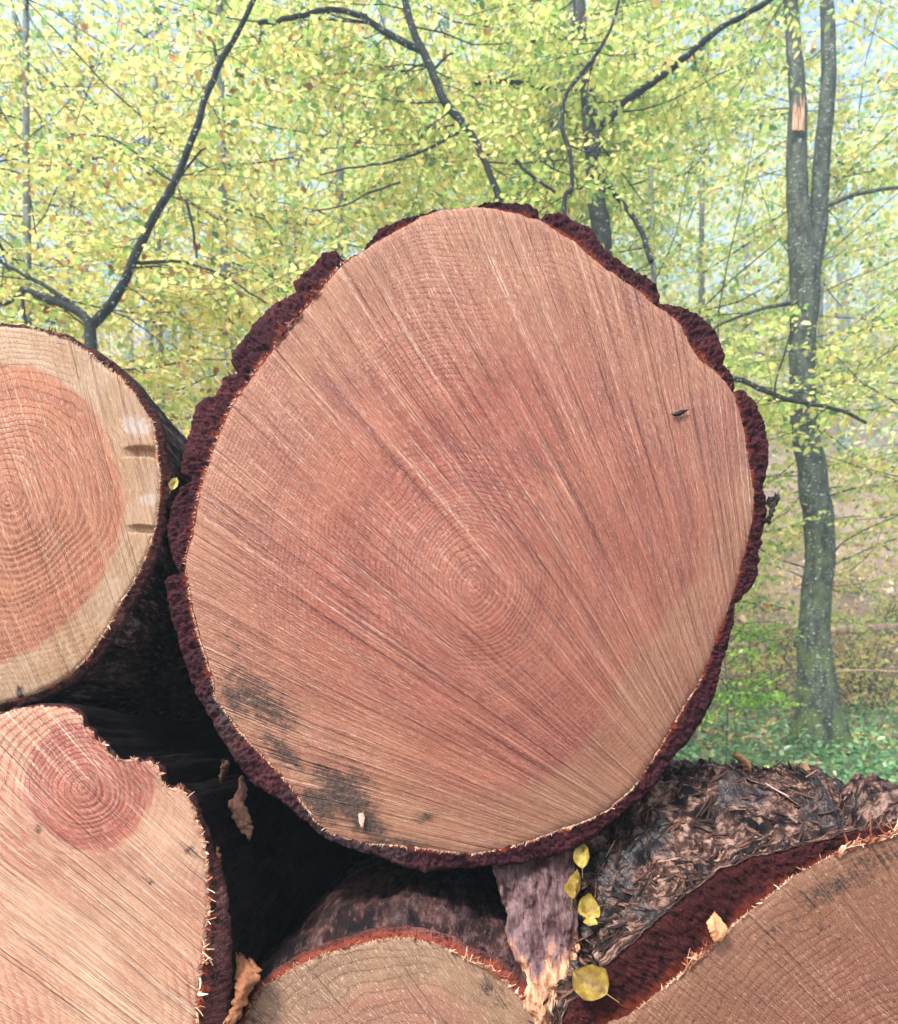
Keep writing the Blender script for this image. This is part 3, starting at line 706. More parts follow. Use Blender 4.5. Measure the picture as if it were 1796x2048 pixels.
# the big forked beech at the right
D = 8.0; px2m = D/F
def moss_fn(z): return np.clip(1.15-(z-1.3)/2.6, 0, 1)
b0 = P3(1636, 1500, D)
def beech_extra(mb, mbr, ml): pass
tp = [on_ground(1640, D)]+path([(1640,1470),(1634,1400),(1628,1300),(1632,1200),(1640,1100),(1632,1010),(1622,930),(1610,850),(1604,760),(1606,650),(1610,560),(1600,470),(1594,380),(1594,300),(1595,220)], D)
rr = np.array([66, 56, 42, 32, 29, 28, 28, 27, 26, 25, 24, 26, 28, 22, 20, 19, 18])/F*D
beech = tree('beech_tree', 'mossy grey beech trunk forking in two stems, foot showing right of the log stack', 'tree', tp, rr, (M_TRUNK, M_TRUNK),
    branches=[(path([(1618,560),(1634,470),(1640,380),(1646,280),(1656,180),(1656,80),(1650,-60),(1640,-250)], D), 19*px2m, 12*px2m),
              (path([(1597,240),(1590,120),(1580,0),(1572,-120),(1570,-260)], D, D+0.3), 17*px2m, 10*px2m),
              (path([(1608,600),(1560,610),(1500,625),(1440,650),(1400,690)], D, D-1.0), 4.5*px2m, 1.5*px2m),
              (path([(1650,415),(1700,392),(1760,380),(1830,368),(1900,340)], D, D-0.6), 5*px2m, 2*px2m),
              (path([(1655,1130),(1680,1090),(1730,1060),(1800,1030)], D, D-0.5), 2.5*px2m, 1*px2m)],
    n_auto=26, auto_len=(0.9, 2.2), size=0.066, tint=0.46, spread=0.21, z_rng=(3.6, 12), back=True, moss=moss_fn, sides=24, rough=0.10)
# buttress roots and torn scar of the beech
mb = MB()
for dx, dy, r in ((0.30, -0.28, 0.11), (-0.20, -0.30, 0.085), (-0.34, -0.02, 0.08), (0.34, 0.08, 0.10), (0.06, -0.40, 0.09)):
    g = float(ground_z(b0.x+dx*1.3, b0.y+dy*1.3))
    mb.tube(resample([(b0.x+dx*0.10, b0.y+dy*0.10, 2.05), (b0.x+dx*0.38, b0.y+dy*0.38, 1.66), (b0.x+dx*0.8, b0.y+dy*0.8, g+0.07), (b0.x+dx*1.5, b0.y+dy*1.5, g-0.08)], 10), np.linspace(r*0.8, r*0.5, 10), 10, 0, 0.95)
mb.build('root', [M_TRUNK], beech, off=tuple(beech.location))
mb = MB()
for k in range(6):
    X = 1587+k*4+random.uniform(-2, 2); h = random.uniform(20, 60)
    mb.tube(path([(X, 262), (X+1, 240-h*0.3), (X+random.uniform(-3, 3), 235-h)], D-0.13), [0.014, 0.012, 0.002], 5, 0)
mb.build('torn_splinters', [M_TORN], beech, off=tuple(beech.location))

# the forked sapling at the left
D = 5.0; q = D/F
tree('forked_tree', 'slim dark tree forking low behind the left log, its right limb sweeping up', 'tree',
    [on_ground(200, D)]+path([(196,1200),(188,900),(182,720),(182,640)], D), [0.05, 0.045, 0.042, 0.040, 0.036], (M_TWIG, M_TWIG),
    branches=[(path([(182,650),(212,620),(248,565),(272,505),(305,440),(345,370),(372,310),(410,200),(438,130),(480,55),(512,-10),(560,-120)], D, D-0.2), 10*q, 4*q),
              (path([(182,650),(150,618),(100,600),(62,585),(44,578)], D, D+0.15), 9*q, 6*q),
              (path([(170,628),(110,585),(50,548),(-10,522),(-120,490)], D+0.02, D+0.4), 5*q, 3*q),
              (path([(44,578),(20,604),(-20,608),(-80,615)], D+0.15, D+0.3), 4.5*q, 2*q),
              (path([(45,578),(46,610),(52,650)], D+0.15, D+0.1), 4*q, 3*q),
              (path([(272,526),(320,523),(370,526),(430,545),(480,570),(530,605)], D, D-0.3), 3.6*q, 1.5*q),
              (path([(345,365),(300,330),(240,285),(180,270),(140,275)], D, D+0.3), 2.5*q, 1*q),
              (path([(372,400),(384,450),(392,500),(394,515)], D-0.1, D-0.1), 3.2*q, 2*q),
              (path([(438,130),(430,100),(427,85)], D-0.1), 3*q, 2.2*q),
              (path([(350,370),(385,320),(410,295)], D), 3*q, 1.4*q)],
    n_auto=46, auto_len=(0.5, 1.5), size=0.064, tint=0.55, spread=0.21, z_rng=(3.4, 8), back=True)
# the leaning stem at top centre
D = 5.5; q = D/F
tree('leaning_tree', 'thin black tree leaning left above the biggest log, with a level branch at the top', 'tree',
    [on_ground(1090, D)]+path([(1075,1200),(1050,800),(1010,450),(980,350),(945,270),(915,235),(882,190),(855,120),(830,70),(812,10),(800,-70),(790,-200)], D),
    [0.05, 0.045, 0.04, 0.028, 0.024, 0.026, 0.03, 0.03, 0.03, 0.028, 0.026, 0.024, 0.02], (M_TWIG, M_TWIG),
    branches=[(path([(840,100),(800,80),(765,62),(735,38),(710,28)], D), 7*q, 5*q),
              (path([(735,34),(680,22),(640,22),(590,34),(545,44),(515,46)], D, D-0.2), 5*q, 4*q),
              (path([(868,140),(885,120),(905,105)], D), 3*q, 1.5*q),
              (path([(918,265),(880,285),(830,310),(760,328),(700,335),(640,350)], D, D-0.4), 3.4*q, 1.2*q),
              (path([(800,365),(730,390),(690,410),(620,425)], D, D-0.3), 2.2*q, 1*q)],
    n_auto=40, auto_len=(0.6, 1.6), size=0.064, tint=0.48, spread=0.21, z_rng=(3.8, 9), back=True)
# the straight dark stem with a forked bough
D = 5.9; q = D/F
tree('dark_stem_tree', 'straight dark trunk rising behind the top of the biggest log, one bough to the right', 'tree',
    [on_ground(1225, D)]+path([(1222,1200),(1215,800),(1203,500),(1194,400),(1186,300),(1180,240),(1172,160),(1166,90),(1160,0),(1152,-150)], D),
    np.array([24, 22, 21, 20, 18, 17, 16, 15, 13, 12, 10])*q, (M_STEM, M_TWIG),
    branches=[(path([(1192,262),(1215,240),(1250,205),(1290,175),(1320,155),(1365,120),(1400,88),(1450,50),(1500,25),(1545,-5),(1620,-60)], D, D-0.5), 8*q, 4*q),
              (path([(1186,310),(1222,380),(1260,425),(1285,470),(1302,522)], D, D-0.3), 5*q, 5*q),
              (path([(1222,720),(1330,745),(1440,752),(1500,768),(1560,795),(1620,808),(1680,820),(1732,845)], D, D-1.2), 6*q, 2.5*q),
              (path([(1216,620),(1320,650),(1400,690)], D, D-1.0), 5*q, 3*q),
              (path([(1560,795),(1550,770),(1575,690),(1582,640)], D-1.0, D-1.0), 1.8*q, 1.2*q)],
    n_auto=40, auto_len=(0.7, 1.9), size=0.066, tint=0.42, spread=0.15, z_rng=(3.6, 10), leaf=M_LEAF, back=True)
# thin grey stem beside it
D = 6.3; q = D/F
tree('grey_stem_tree', 'crooked thin grey trunk just left of the straight dark trunk', 'tree',
    [on_ground(1070, D)]+path([(1072,1100),(1080,700),(1088,400),(1100,320),(1112,250),(1108,190),(1125,120),(1140,60),(1148,0),(1150,-150)], D),
    np.array([17, 16, 15, 13, 12, 12, 12, 11, 10, 9, 8])*q, (M_GREY, M_TWIG),
    branches=[(path([(1108,185),(1060,168),(1000,162),(940,168)], D, D-0.6), 4*q, 3*q), (path([(1088,420),(1075,380),(1070,345)], D, D-0.2), 7*q, 6*q)],
    n_auto=34, auto_len=(0.8, 2.0), size=0.068, tint=0.45, spread=0.16, z_rng=(4.5, 12), back=True)
D = 5.2; q = D/F
tree('twiggy_sapling', 'wiry black sapling twig crossing in front of the two middle trunks', 'tree',
    [on_ground(1150, D)]+path([(1145,1100),(1140,700),(1128,415),(1143,380),(1140,310),(1125,255),(1132,190),(1160,150),(1195,105),(1225,50),(1240,-10)], D),
    np.array([6, 6, 6, 5, 4.5, 4.5, 4.5, 4, 4, 3.5, 3, 2.5])*q, (M_TWIG, M_TWIG),
    branches=[(path([(1030,320),(1060,350),(1090,370),(1110,385)], D), 3*q, 3*q)], n_auto=16, auto_len=(0.5, 1.1), size=0.064, tint=0.44, spread=0.15, z_rng=(3.8, 9), back=True)

# understorey trees between these and the slope, each with its own crown
US = [(60, 6.5, .50), (480, 6.8, .52), (660, 7.6, .50), (-120, 7.5, .48), (330, 8.5, .55), (860, 8.2, .46), (1330, 8.6, .40), (1400, 9.8, .44), (1930, 9.5, .46), (1900, 7.6, .46), (560, 10.5, .58), (120, 10.0, .56),
      (1010, 11, .42), (1622, 11.5, .50), (1990, 12.0, .60), (760, 12.5, .52)]
UL = ['young beech hidden in yellow leaves behind the left log', 'slender beech with pale yellow leaves left of the leaning stem', 'thin understorey beech between the leaning stem and the forked tree',
      'leafy beech reaching in past the left picture edge', 'yellowing beech deeper in the wood behind the forked tree', 'greenish beech deeper in the wood behind the leaning stem',
      'fresh green beech right of the straight dark trunk', 'light green beech just left of the forked beech', 'loose leafed beech right of the forked beech', 'near beech spraying leaves in at the right picture edge',
      'very yellow beech deep behind the leftmost side of the biggest log', 'golden beech deep in the wood at the far left', 'mint green beech deep behind the two middle trunks',
      'yellow green beech deep behind the forked beech', 'amber beech above the bare slope at the right', 'pale yellow beech deep behind the top centre']
for (X, D, t), lab in zip(US, UL):
    g = on_ground(X, D); r = 0.035+0.008*RNG.uniform(0, 3)
    ln = RNG.uniform(-40, 40)
    tp = [g]+path([(X+ln*0.3, 1000), (X+ln*0.7, 600), (X+ln, 250), (X+ln*1.1, -100), (X+ln, -400)], D)
    far = D > 9
    tree('beech_tree', lab, 'tree', tp, [r, r*.95, r*.8, r*.65, r*.5, r*.35], (M_GREY, M_TWIG), n_auto=40 if D < 10 else 50, auto_len=(0.9, 2.4) if D < 9 else (1.4, 3.6),
         size=0.066 if D < 9 else 0.092, tint=t, spread=0.21, density=1.05, z_rng=(2.9 if X < 1500 else 3.8, 5.8+D*0.5), twig_wood=D < 9, gap=0.13)

# forest up the slope: tall trunks fading into the air
extra_spots = [(1500, 27), (1575, 31), (1690, 25), (1745, 30), (1810, 26), (1860, 21), (1930, 17)]
for k in range(46+len(extra_spots)):
    D = [14, 16, 18, 20, 22, 24, 27, 30, 34, 38][k % 10]*RNG.uniform(0.95, 1.1)
    X = -200+(k*617 % 2200)+RNG.uniform(-40, 40)
    if k >= 46: X, D = extra_spots[k-46]
    if 1470 < X < 1830 and D < 24: X -= 480
    g = on_ground(X, D); hgt = RNG.uniform(10, 15); r = RNG.uniform(0.09, 0.22)
    lean = RNG.uniform(-0.5, 0.5)
    tp = [g+Vector((lean*f, 0, hgt*f)) for f in (0, .25, .5, .75, 1.0)]
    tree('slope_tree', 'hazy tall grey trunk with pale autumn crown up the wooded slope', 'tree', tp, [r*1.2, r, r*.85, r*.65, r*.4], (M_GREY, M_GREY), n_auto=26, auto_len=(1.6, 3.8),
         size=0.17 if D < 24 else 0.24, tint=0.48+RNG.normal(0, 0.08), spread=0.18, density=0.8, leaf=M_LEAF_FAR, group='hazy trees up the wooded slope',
         z_rng=(g.z+1.6, g.z+hgt), twig_wood=False, sides=8, gap=0.16)

# low sapling with fresh green leaves beside the beech
D = 6.6
g = on_ground(1450, D)
tree('green_sapling', 'small sapling with fresh green leaves in front of the forked beech foot', 'sapling', [g]+path([(1455,1400),(1450,1300),(1470,1220)], D), [0.007, 0.006, 0.005, 0.003], (M_STEM, M_STEM),
    branches=[(path([(1455,1400),(1520,1370),(1580,1340),(1640,1338)], D), 0.006, 0.002), (path([(1452,1330),(1510,1290),(1560,1278),(1610,1262)], D, D-0.2), 0.006, 0.002),
              (path([(1452,1300),(1490,1250),(1540,1245),(1580,1250)], D), 0.005, 0.002), (path([(1455,1420),(1500,1415),(1560,1425)], D, D-0.3), 0.005, 0.002)],
    n_auto=15, auto_len=(0.25, 0.5), size=0.045, tint=0.45, spread=0.25, density=0.9, leaf=M_LEAF_GREEN)

# ground plants, litter
mb = MB(); n = 20000
Dv = RNG.uniform(5.2, 11.5, n)**1.0; Xv = RNG.uniform(1050, 2050, n); xv = (Xv-CXP)/F*Dv; yv = CAMY+Dv
ok = fbm(xv*0.9, yv*0.9, 3.0, 3) > -0.18-0.6*sstep(10, 6, Dv)
xv, yv = xv[ok], yv[ok]; n = len(xv)
hv = np.abs(RNG.normal(0, 0.09, n))+0.02
pos = np.stack([xv, yv, ground_z(xv, yv)+hv], 1)
leaves(mb, pos, RNG.normal(0, 1, (n, 3))*np.array([1, 1, 0.5]), np.array([0, -0.3, 0.9])+RNG.normal(0, 0.5, (n, 3)), RNG.uniform(0.035, 0.085, n), np.clip(RNG.normal(0.5, 0.26, n), 0, 1))
# grass blades among them
nb = 5000; Db = RNG.uniform(5.0, 9.0, nb); xb = (RNG.uniform(1050, 2050, nb)-CXP)/F*Db; yb = CAMY+Db
pos = np.stack([xb, yb, ground_z(xb, yb)], 1); dr = RNG.normal(0, 0.35, (nb, 3)); dr[:, 2] = 1
hgt = RNG.uniform(0.06, 0.22, nb); sd_ = np.stack([RNG.normal(0, 1, nb), RNG.normal(0, 1, nb), np.zeros(nb)], 1); sd_ /= np.linalg.norm(sd_, axis=1)[:, None]
V = np.stack([pos-sd_*0.003, pos+sd_*0.003, pos+dr*hgt[:, None]], 1).reshape(-1, 3); b = np.arange(nb)[:, None]*3
mb.add(V, b+np.array([[0, 1, 2, 2]]), 0, np.repeat(RNG.uniform(0.3, 0.8, nb), 3))
tag(mb.build('ground_cover', [M_LEAF_GROUND]), kind='stuff')
mb = MB(); n = 34000
Dv = 8+46*RNG.uniform(0, 1, n)**1.4; Xv = RNG.uniform(-250, 2050, n); xv = (Xv-CXP)/F*Dv; yv = CAMY+Dv
pos = np.stack([xv, yv, ground_z(xv, yv)+RNG.uniform(0.01, 0.05, n)], 1)
leaves(mb, pos, RNG.normal(0, 1, (n, 3)), np.array([0, -0.5, 1.0])+RNG.normal(0, 0.45, (n, 3)), RNG.uniform(0.07, 0.14, n)*(1+Dv/30), np.clip(RNG.normal(0.45, 0.33, n), 0, 1))
tag(mb.build('leaf_litter', [M_LITTER]), kind='stuff')
# low bushes on the bare slope at the right
for k, (X, Y, D, t) in enumerate([(1500, 1130, 11.5, .72), (1700, 1010, 12.5, .70), (1760, 1190, 10.5, .66), (1560, 1000, 14.0, .62), (1420, 950, 15.0, .60), (1780, 880, 15.0, .55), (1690, 930, 17.0, .66), (1560, 880, 19.0, .58), (1740, 1090, 11.6, .74), (1830, 960, 15.5, .7), (1480, 1010, 16.0, .7), (1660, 830, 22.0, .6)]):
    g = on_ground(X, D); ml, mw = MB(), MB()
    root = empty('low_bush', tuple(g), ['amber bush close beside the beech trunk on the bare slope', 'yellow bush right of the beech trunk halfway up the slope', 'twiggy bush above the pale fallen trunk',
        'pale bush left of the beech trunk, higher up the slope', 'yellow green bush just behind the big log at its right shoulder', 'greenish bush high on the slope at the right', 'yellow bush high on the slope between the beech trunk and the picture edge', 'pale bush high on the slope just left of the beech trunk', 'amber bush low on the slope near the pale fallen log', 'amber bush at the right picture edge halfway up', 'amber bush halfway up between the big log and the beech', 'hazy bush highest of all, straight above the beech bend'][k], 'bush', 'bushes on the bare slope')
    for j in range(20):
        a = RNG.uniform(0, 2*math.pi)
        grow(mw, ml, g+Vector((RNG.normal(0, .25), RNG.normal(0, .25), 0.0)), (math.cos(a)*0.7, math.sin(a)*0.7, RNG.uniform(0.5, 1.3)), RNG.uniform(0.6, 1.5), 0.008, 0.085, t, 0.16, 0.5, 0, True, 0.16)
    mw.build('boughs', [M_TWIG], root, off=tuple(g)); ml.build('crown', [M_LEAF, M_TWIG], root, off=tuple(g))
# fallen trunks and sticks behind the beech
def stick(name, label, cat, pts, r, mat, n=10, group=None):
    mb = MB(); q = wobble(pts, r*0.4, 14); mb.tube(q, np.linspace(r, r*0.8, 14), n, 0, 0.0, 0.12)
    q2 = q[[0, -1]]
    for e, s in ((0, -1), (-1, 1)):   # closed ends
        dv = q[e]-q[e-s*1 if e == 0 else -2]; dv = dv/np.linalg.norm(dv)*r*0.3
        mb.tube([q[e], q[e]+dv], [r*0.85, 0.001], n, 0)
    o = mb.build(name, [mat], None, off=tuple(q[0])); o.location = tuple(q[0])
    return tag(o, label, cat, group)
M_PALE = trunk_mat('peeled_wood', lin(150, 116, 96), lin(206, 176, 154), lin(228, 210, 192))
stick('fallen_log', 'pale peeled trunk lying on the slope right of the beech', 'log', [P3(1655, 1262, 11.0), P3(1740, 1258, 11.0), P3(1900, 1250, 11.2)], 0.075, M_PALE)
stick('fallen_branch', 'thin pale branch lying low across the plants right of the beech', 'branch', [P3(1650, 1348, 10.2), P3(1720, 1340, 10.0), P3(1790, 1343, 9.9), P3(1880, 1336, 9.9)], 0.014, M_PALE)
stick('fallen_branch', 'thin crooked branch lying in the plants left of the beech', 'branch', [P3(1440, 1358, 10.2), P3(1500, 1350, 10.0), P3(1590, 1356, 10.1)], 0.012, M_GREY)
stick('fallen_branch', 'short pale stick lying near the beech foot', 'branch', [P3(1588, 1526, 6.9), P3(1645, 1527, 6.9)], 0.016, M_PALE)
stick('fallen_branch', 'pale stick up the slope left of the beech trunk', 'branch', [P3(1585, 1022, 15.5), P3(1612, 1002, 15.6)], 0.045, M_PALE)

#DETAILS#
# ------------------------------------------------------------------ splinters, loose bark, fallen leaves
def tint_mat(name, stops, rough=0.7, fib=160.0, bmp=0.003, transl=0.0, fs=(1, 1, 1)):
    def fn():
        p = geopos(); x, y, z = sep(p); q = vec(x*fs[0], y*fs[1], z*fs[2]); n = noise(q, fib, 4.0, 0.7); n2 = noise(p, 30.0, 3.0)
        r = {'Base Color': ramp(attr('tint')+(n-0.5)*0.7+(n2-0.5)*0.4, stops), 'Roughness': rough, 'Specular IOR Level': 0.3, 'Normal': bump(n, bmp)}
        if transl: r['translucent'] = (transl, r['Base Color'])
        return r
    return material(name, fn)
M_SPLINT = tint_mat('splinter_wood', [(0.0, lin(84, 42, 34)), (0.3, lin(150, 84, 58)), (0.6, lin(204, 154, 120)), (1.0, lin(248, 226, 198))])
M_FLAKE = tint_mat('bark_flake', [(0.0, lin(20, 16, 19)), (0.35, lin(62, 42, 38)), (0.6, lin(118, 80, 64)), (0.85, lin(184, 144, 122)), (1.0, lin(206, 178, 162))], 0.6)
M_LOOSE = tint_mat('loose_bark', [(0.0, lin(26, 19, 22)), (0.3, lin(82, 56, 56)), (0.48, lin(130, 104, 106)), (0.65, lin(170, 116, 90)), (0.85, lin(226, 178, 140)), (1.0, lin(244, 214, 182))], 0.45, 150.0, 0.010, 0.0, (1.0, 0.3, 0.22))
M_SCRAP = tint_mat('dry_bark_scrap', [(0.0, lin(70, 44, 34)), (0.5, lin(146, 94, 62)), (1.0, lin(214, 160, 112))], 0.7)
M_FALLEN = tint_mat('fallen_yellow_leaf', [(0.0, lin(96, 68, 30)), (0.3, lin(142, 116, 52)), (0.6, lin(188, 166, 80)), (1.0, lin(216, 204, 146))], 0.4, 90.0, 0.001, 0.3)
def spike(mb, p, d, ln, w, t, bend=0.2):
    p = np.array(p, float); d = np.array(d, float); d /= np.linalg.norm(d)
    b = RNG.normal(0, 1, 3); b -= d*(b@d); b /= np.linalg.norm(b)
    mb.tube([p-d*ln*0.15, p+d*ln*0.4+b*bend*ln*0.1, p+d*ln+b*bend*ln*0.5], [w, w*0.7, w*0.12], 3, 0, t)
def rim_point(geo, y0, a, f=1.0):
    c, th, Rw, Rb = geo[:4]; k = int(np.argmin(np.abs((th-a+math.pi) % (2*math.pi)-math.pi)))
    R = Rw[k]+(Rb[k]-Rw[k])*(f-1.0)
    return np.array([c[0]+math.cos(a)*R, y0, c[1]+math.sin(a)*R]), np.array([math.cos(a), 0, math.sin(a)])
def fringe(root, geo, y0, spans, mat, name='splinters'):
    mb = MB()
    for (d0, d1, n, l0, l1, w, t0, t1, fwd, clump) in spans:
        cl = RNG.uniform(d0, d1, max(1, n//8))
        for k in range(n):
            a = math.radians(RNG.choice(cl)+RNG.normal(0, 0.6) if clump else RNG.uniform(d0, d1))
            p, o = rim_point(geo, y0, a); ta = np.array([-o[2], 0, o[0]])
            d = o*RNG.uniform(0.3, 1.0)+ta*RNG.normal(0, 0.5)+np.array([0, -fwd*RNG.uniform(0.1, 1.0), 0])
            spike(mb, p, d, RNG.uniform(l0, l1), w*RNG.uniform(0.6, 1.4), RNG.uniform(t0, t1), RNG.normal(0, 0.6))
    o = mb.build(name, [mat], root, off=tuple(root.location)); o['kind'] = 'stuff'; return o
def shreds(root, geo, y0, spans, mat, name='torn_fibres'):
    mb = MB()
    for (d0, d1, n, l0, l1, w0, w1, t0, t1) in spans:
        for k in range(n):
            p, o = rim_point(geo, y0-0.001, math.radians(RNG.uniform(d0, d1))); ta = np.array([-o[2], 0, o[0]])
            d = o*RNG.uniform(0.2, 0.8)+ta*RNG.normal(0, 0.9)+np.array([0, -RNG.uniform(0.0, 0.5), 0]); d /= np.linalg.norm(d)
            sd_ = np.cross(d, RNG.normal(0, 1, 3)); sd_ /= np.linalg.norm(sd_); up = np.cross(d, sd_); L = RNG.uniform(l0, l1); W = RNG.uniform(w0, w1); c1, c2 = RNG.normal(0, 0.35, 2); V = []
            m = 7
            for i, q in enumerate(np.linspace(0, 1, m)):
                wq = W*0.5*max(0.06, (1-q**1.6)*(1+RNG.normal(0, 0.35))); cen = p+d*L*(q-0.1)+up*L*c1*q*q+sd_*L*c2*q*q*0.6
                V += [cen-sd_*wq, cen+sd_*wq, cen+sd_*wq-up*0.0008, cen-sd_*wq-up*0.0008]
            Q = [(0, 1, 2, 3), (m*4-4, m*4-1, m*4-2, m*4-3)]
            for i in range(m-1):
                for e in range(4): Q.append((i*4+e, (i+1)*4+e, (i+1)*4+(e+1) % 4, i*4+(e+1) % 4))
            mb.add(V, Q, 0, np.clip(RNG.uniform(t0, t1)+np.repeat(np.linspace(-0.1, 0.12, m), 4), 0, 1))
    o = mb.build(name, [mat], root, False, off=tuple(root.location)); o['kind'] = 'stuff'; return o
shreds(br_log, br_geo, y_br, [(133, 141, 34, 0.006, 0.030, 0.002, 0.008, 0.15, 0.6), (100, 112, 46, 0.006, 0.036, 0.002, 0.010, 0.15, 0.75), (112, 150, 40, 0.003, 0.012, 0.001, 0.004, 0.4, 0.9)], M_SPLINT)
shreds(bl_log, bl_geo, y_bl, [(40, 75, 60, 0.003, 0.013, 0.001, 0.005, 0.15, 0.9), (-15, 40, 60, 0.004, 0.022, 0.001, 0.006, 0.2, 1.0)], M_SPLINT)
shreds(mid_log, mid_geo, y_mid, [(28, 75, 70, 0.004, 0.022, 0.002, 0.007, 0.2, 0.9), (75, 150, 50, 0.003, 0.014, 0.001, 0.006, 0.1, 0.5)], M_SPLINT)
shreds(left_log, left_geo, 0.0, [(-60, 75, 50, 0.002, 0.010, 0.001, 0.004, 0.3, 0.9)], M_SPLINT)
shreds(main_log, main_geo, 0.0, [(15, 70, 40, 0.002, 0.009, 0.001, 0.003, 0.0, 0.15), (118, 134, 30, 0.005, 0.018, 0.003, 0.009, -0.1, 0.12), (230, 300, 50, 0.002, 0.010, 0.0006, 0.002, 0.3, 0.9)], M_SPLINT)
fringe(main_log, main_geo, 0.0, [(195, 330, 900, 0.0008, 0.005, 0.0004, 0.5, 1.0, 0.2, True), (195, 330, 300, 0.0008, 0.004, 0.0004, 0.5, 1.0, 0.2, False), (110, 195, 160, 0.002, 0.006, 0.0005, 0.6, 1.0, 0.2, False)], M_SPLINT)
fringe(left_log, left_geo, 0.0, [(-60, 80, 300, 0.001, 0.006, 0.0004, 0.6, 1.0, 0.2, False), (68, 72, 8, 0.006, 0.014, 0.0016, 0.0, 0.2, 0.5, False)], M_SPLINT)
fringe(bl_log, bl_geo, y_bl, [(-15, 75, 160, 0.001, 0.006, 0.0004, 0.4, 1.0, 0.3, True)], M_SPLINT)
fringe(mid_log, mid_geo, y_mid, [(30, 150, 220, 0.001, 0.007, 0.0006, 0.2, 0.9, 0.3, False)], M_SPLINT)
fringe(br_log, br_geo, y_br, [(100, 150, 300, 0.001, 0.006, 0.0005, 0.5, 1.0, 0.3, True)], M_SPLINT)

# thin plates flaking off the bark of the lower right log
def flakes(root, geo, n, a_rng, y_rng, lrange, wrange, mat, name, seed=3):
    G, ysr = geo[4], geo[5]; c, th = geo[0], geo[1]; mb = MB()
    cols = np.where((th > math.radians(a_rng[0])) & (th < math.radians(a_rng[1])))[0]
    rows = np.where((ysr > y_rng[0]) & (ysr < y_rng[1]))[0]
    for k in range(n):
        i = rows[int(len(rows)*RNG.uniform()**1.4*0.999)]; j = RNG.choice(cols); i = min(i, len(G)-3)
        if abs(vnoise((th[j]*np.hypot(*(G[i, j][[0, 2]]-c))).item()*5.0+1.7*ysr[i], ysr[i]*2.6, 9.0)) < 0.09: continue
        p = G[i, j]; tu = G[i, min(j+6, G.shape[1]-1)]-G[i, max(j-6, 0)]; ty = G[min(i+3, len(G)-1), j]-G[max(i-3, 0), j]
        tu /= np.linalg.norm(tu)+1e-9; nr = np.array([math.cos(th[j]), -0.15, math.sin(th[j])])
        ax = tu*RNG.choice([-1, 1])+np.array([0, 1, 0])*RNG.normal(0, 0.45)+nr*RNG.normal(0, 0.07); ax /= np.linalg.norm(ax)
        sd_ = np.cross(nr, ax); sd_ /= np.linalg.norm(sd_); L = RNG.uniform(*lrange); W = RNG.uniform(*wrange); T = 0.0014
        up = np.cross(ax, sd_); up *= np.sign(up @ nr)
        tt = np.linspace(-0.5, 0.5, 6); lift = RNG.uniform(0.0, 0.16); V = []
        for q in tt:
            wq = W*0.5*(1-abs(q*2)**2.5*0.75)*(1+RNG.normal(0, 0.18)); cen = p+ax*L*q+up*(0.002+lift*L*(q+0.5)**2)+sd_*RNG.normal(0, 0.0007)
            V += [cen-sd_*wq, cen+sd_*wq, cen+sd_*wq-up*T, cen-sd_*wq-up*T]
        Q = [(0, 1, 2, 3), (20, 23, 22, 21)]
        for q in range(5):
            for e in range(4): Q.append((q*4+e, (q+1)*4+e, (q+1)*4+(e+1) % 4, q*4+(e+1) % 4))
        mb.add(V, Q, 0, np.clip(RNG.normal(0.36, 0.22), 0, 1))
    o = mb.build(name, [mat], root, False, off=tuple(root.location)); o['kind'] = 'stuff'; return o
flakes(br_log, br_geo, 2600, (90, 160), (0.02, 1.7), (0.012, 0.055), (0.0015, 0.008), M_FLAKE, 'bark_flakes')

def sheet(name, left, right, DL, DR, mat, n=(26, 34), thick=0.008, rough=0.006, tint=None, ragged=0.004, parent=None, bulge=0.0, seed=1.0):
    """a curved plate between two traced edges, with real thickness and ragged rims"""
    nu, nv = n
    A = resample([P3(X, Y, d) for (X, Y), d in zip(left, np.linspace(*DL, len(left)))], nv); B = resample([P3(X, Y, d) for (X, Y), d in zip(right, np.linspace(*DR, len(right)))], nv)
    u = np.linspace(0, 1, nu); v = np.linspace(0, 1, nv); U, Vv = np.meshgrid(u, v)
    rag = ragged*fbm(v*9, seed, 0, 4, 0.7); rag2 = ragged*fbm(v*9, seed+5, 0, 4, 0.7)
    P = A[:, None]*(1-u)[None, :, None]+B[:, None]*u[None, :, None]
    P[..., 0] += rag[:, None]*(1-U)+rag2[:, None]*U
    P[..., 2] += ragged*1.5*fbm(U*8, seed+2, 0, 4, 0.7)*(np.abs(Vv*2-1)**4)
    P[..., 1] += rough*fbm(P[..., 0]*40, P[..., 2]*16, seed, 4, 0.6)-bulge*np.sin(U*math.pi)*np.sin(np.clip(Vv, 0.02, 0.98)*math.pi)
    Pb = P+np.array([0.25*thick, thick, 0])
    V = np.concatenate([P.reshape(-1, 3), Pb.reshape(-1, 3)]); m = nu*nv; Q = []
    for i in range(nv-1):
        for j in range(nu-1):
            a = i*nu+j; Q += [(a, a+1, a+nu+1, a+nu), (m+a, m+a+nu, m+a+nu+1, m+a+1)]
    rim = [j for j in range(nu)]+[i*nu+nu-1 for i in range(1, nv)]+[(nv-1)*nu+j for j in range(nu-2, -1, -1)]+[i*nu for i in range(nv-2, 0, -1)]
    for a, b in zip(rim, rim[1:]+rim[:1]): Q.append((a, m+a, m+b, b))
    t = (tint(U, Vv) if tint else np.full(U.shape, 0.5)).ravel()
    mb = MB(); mb.add(V, Q, 0, np.concatenate([t, t*0.6]))
    off = tuple(parent.location) if parent is not None else tuple(V.mean(0))
    o = mb.build(name, [mat], parent, off=off)
    if parent is None: o.location = off
    return o
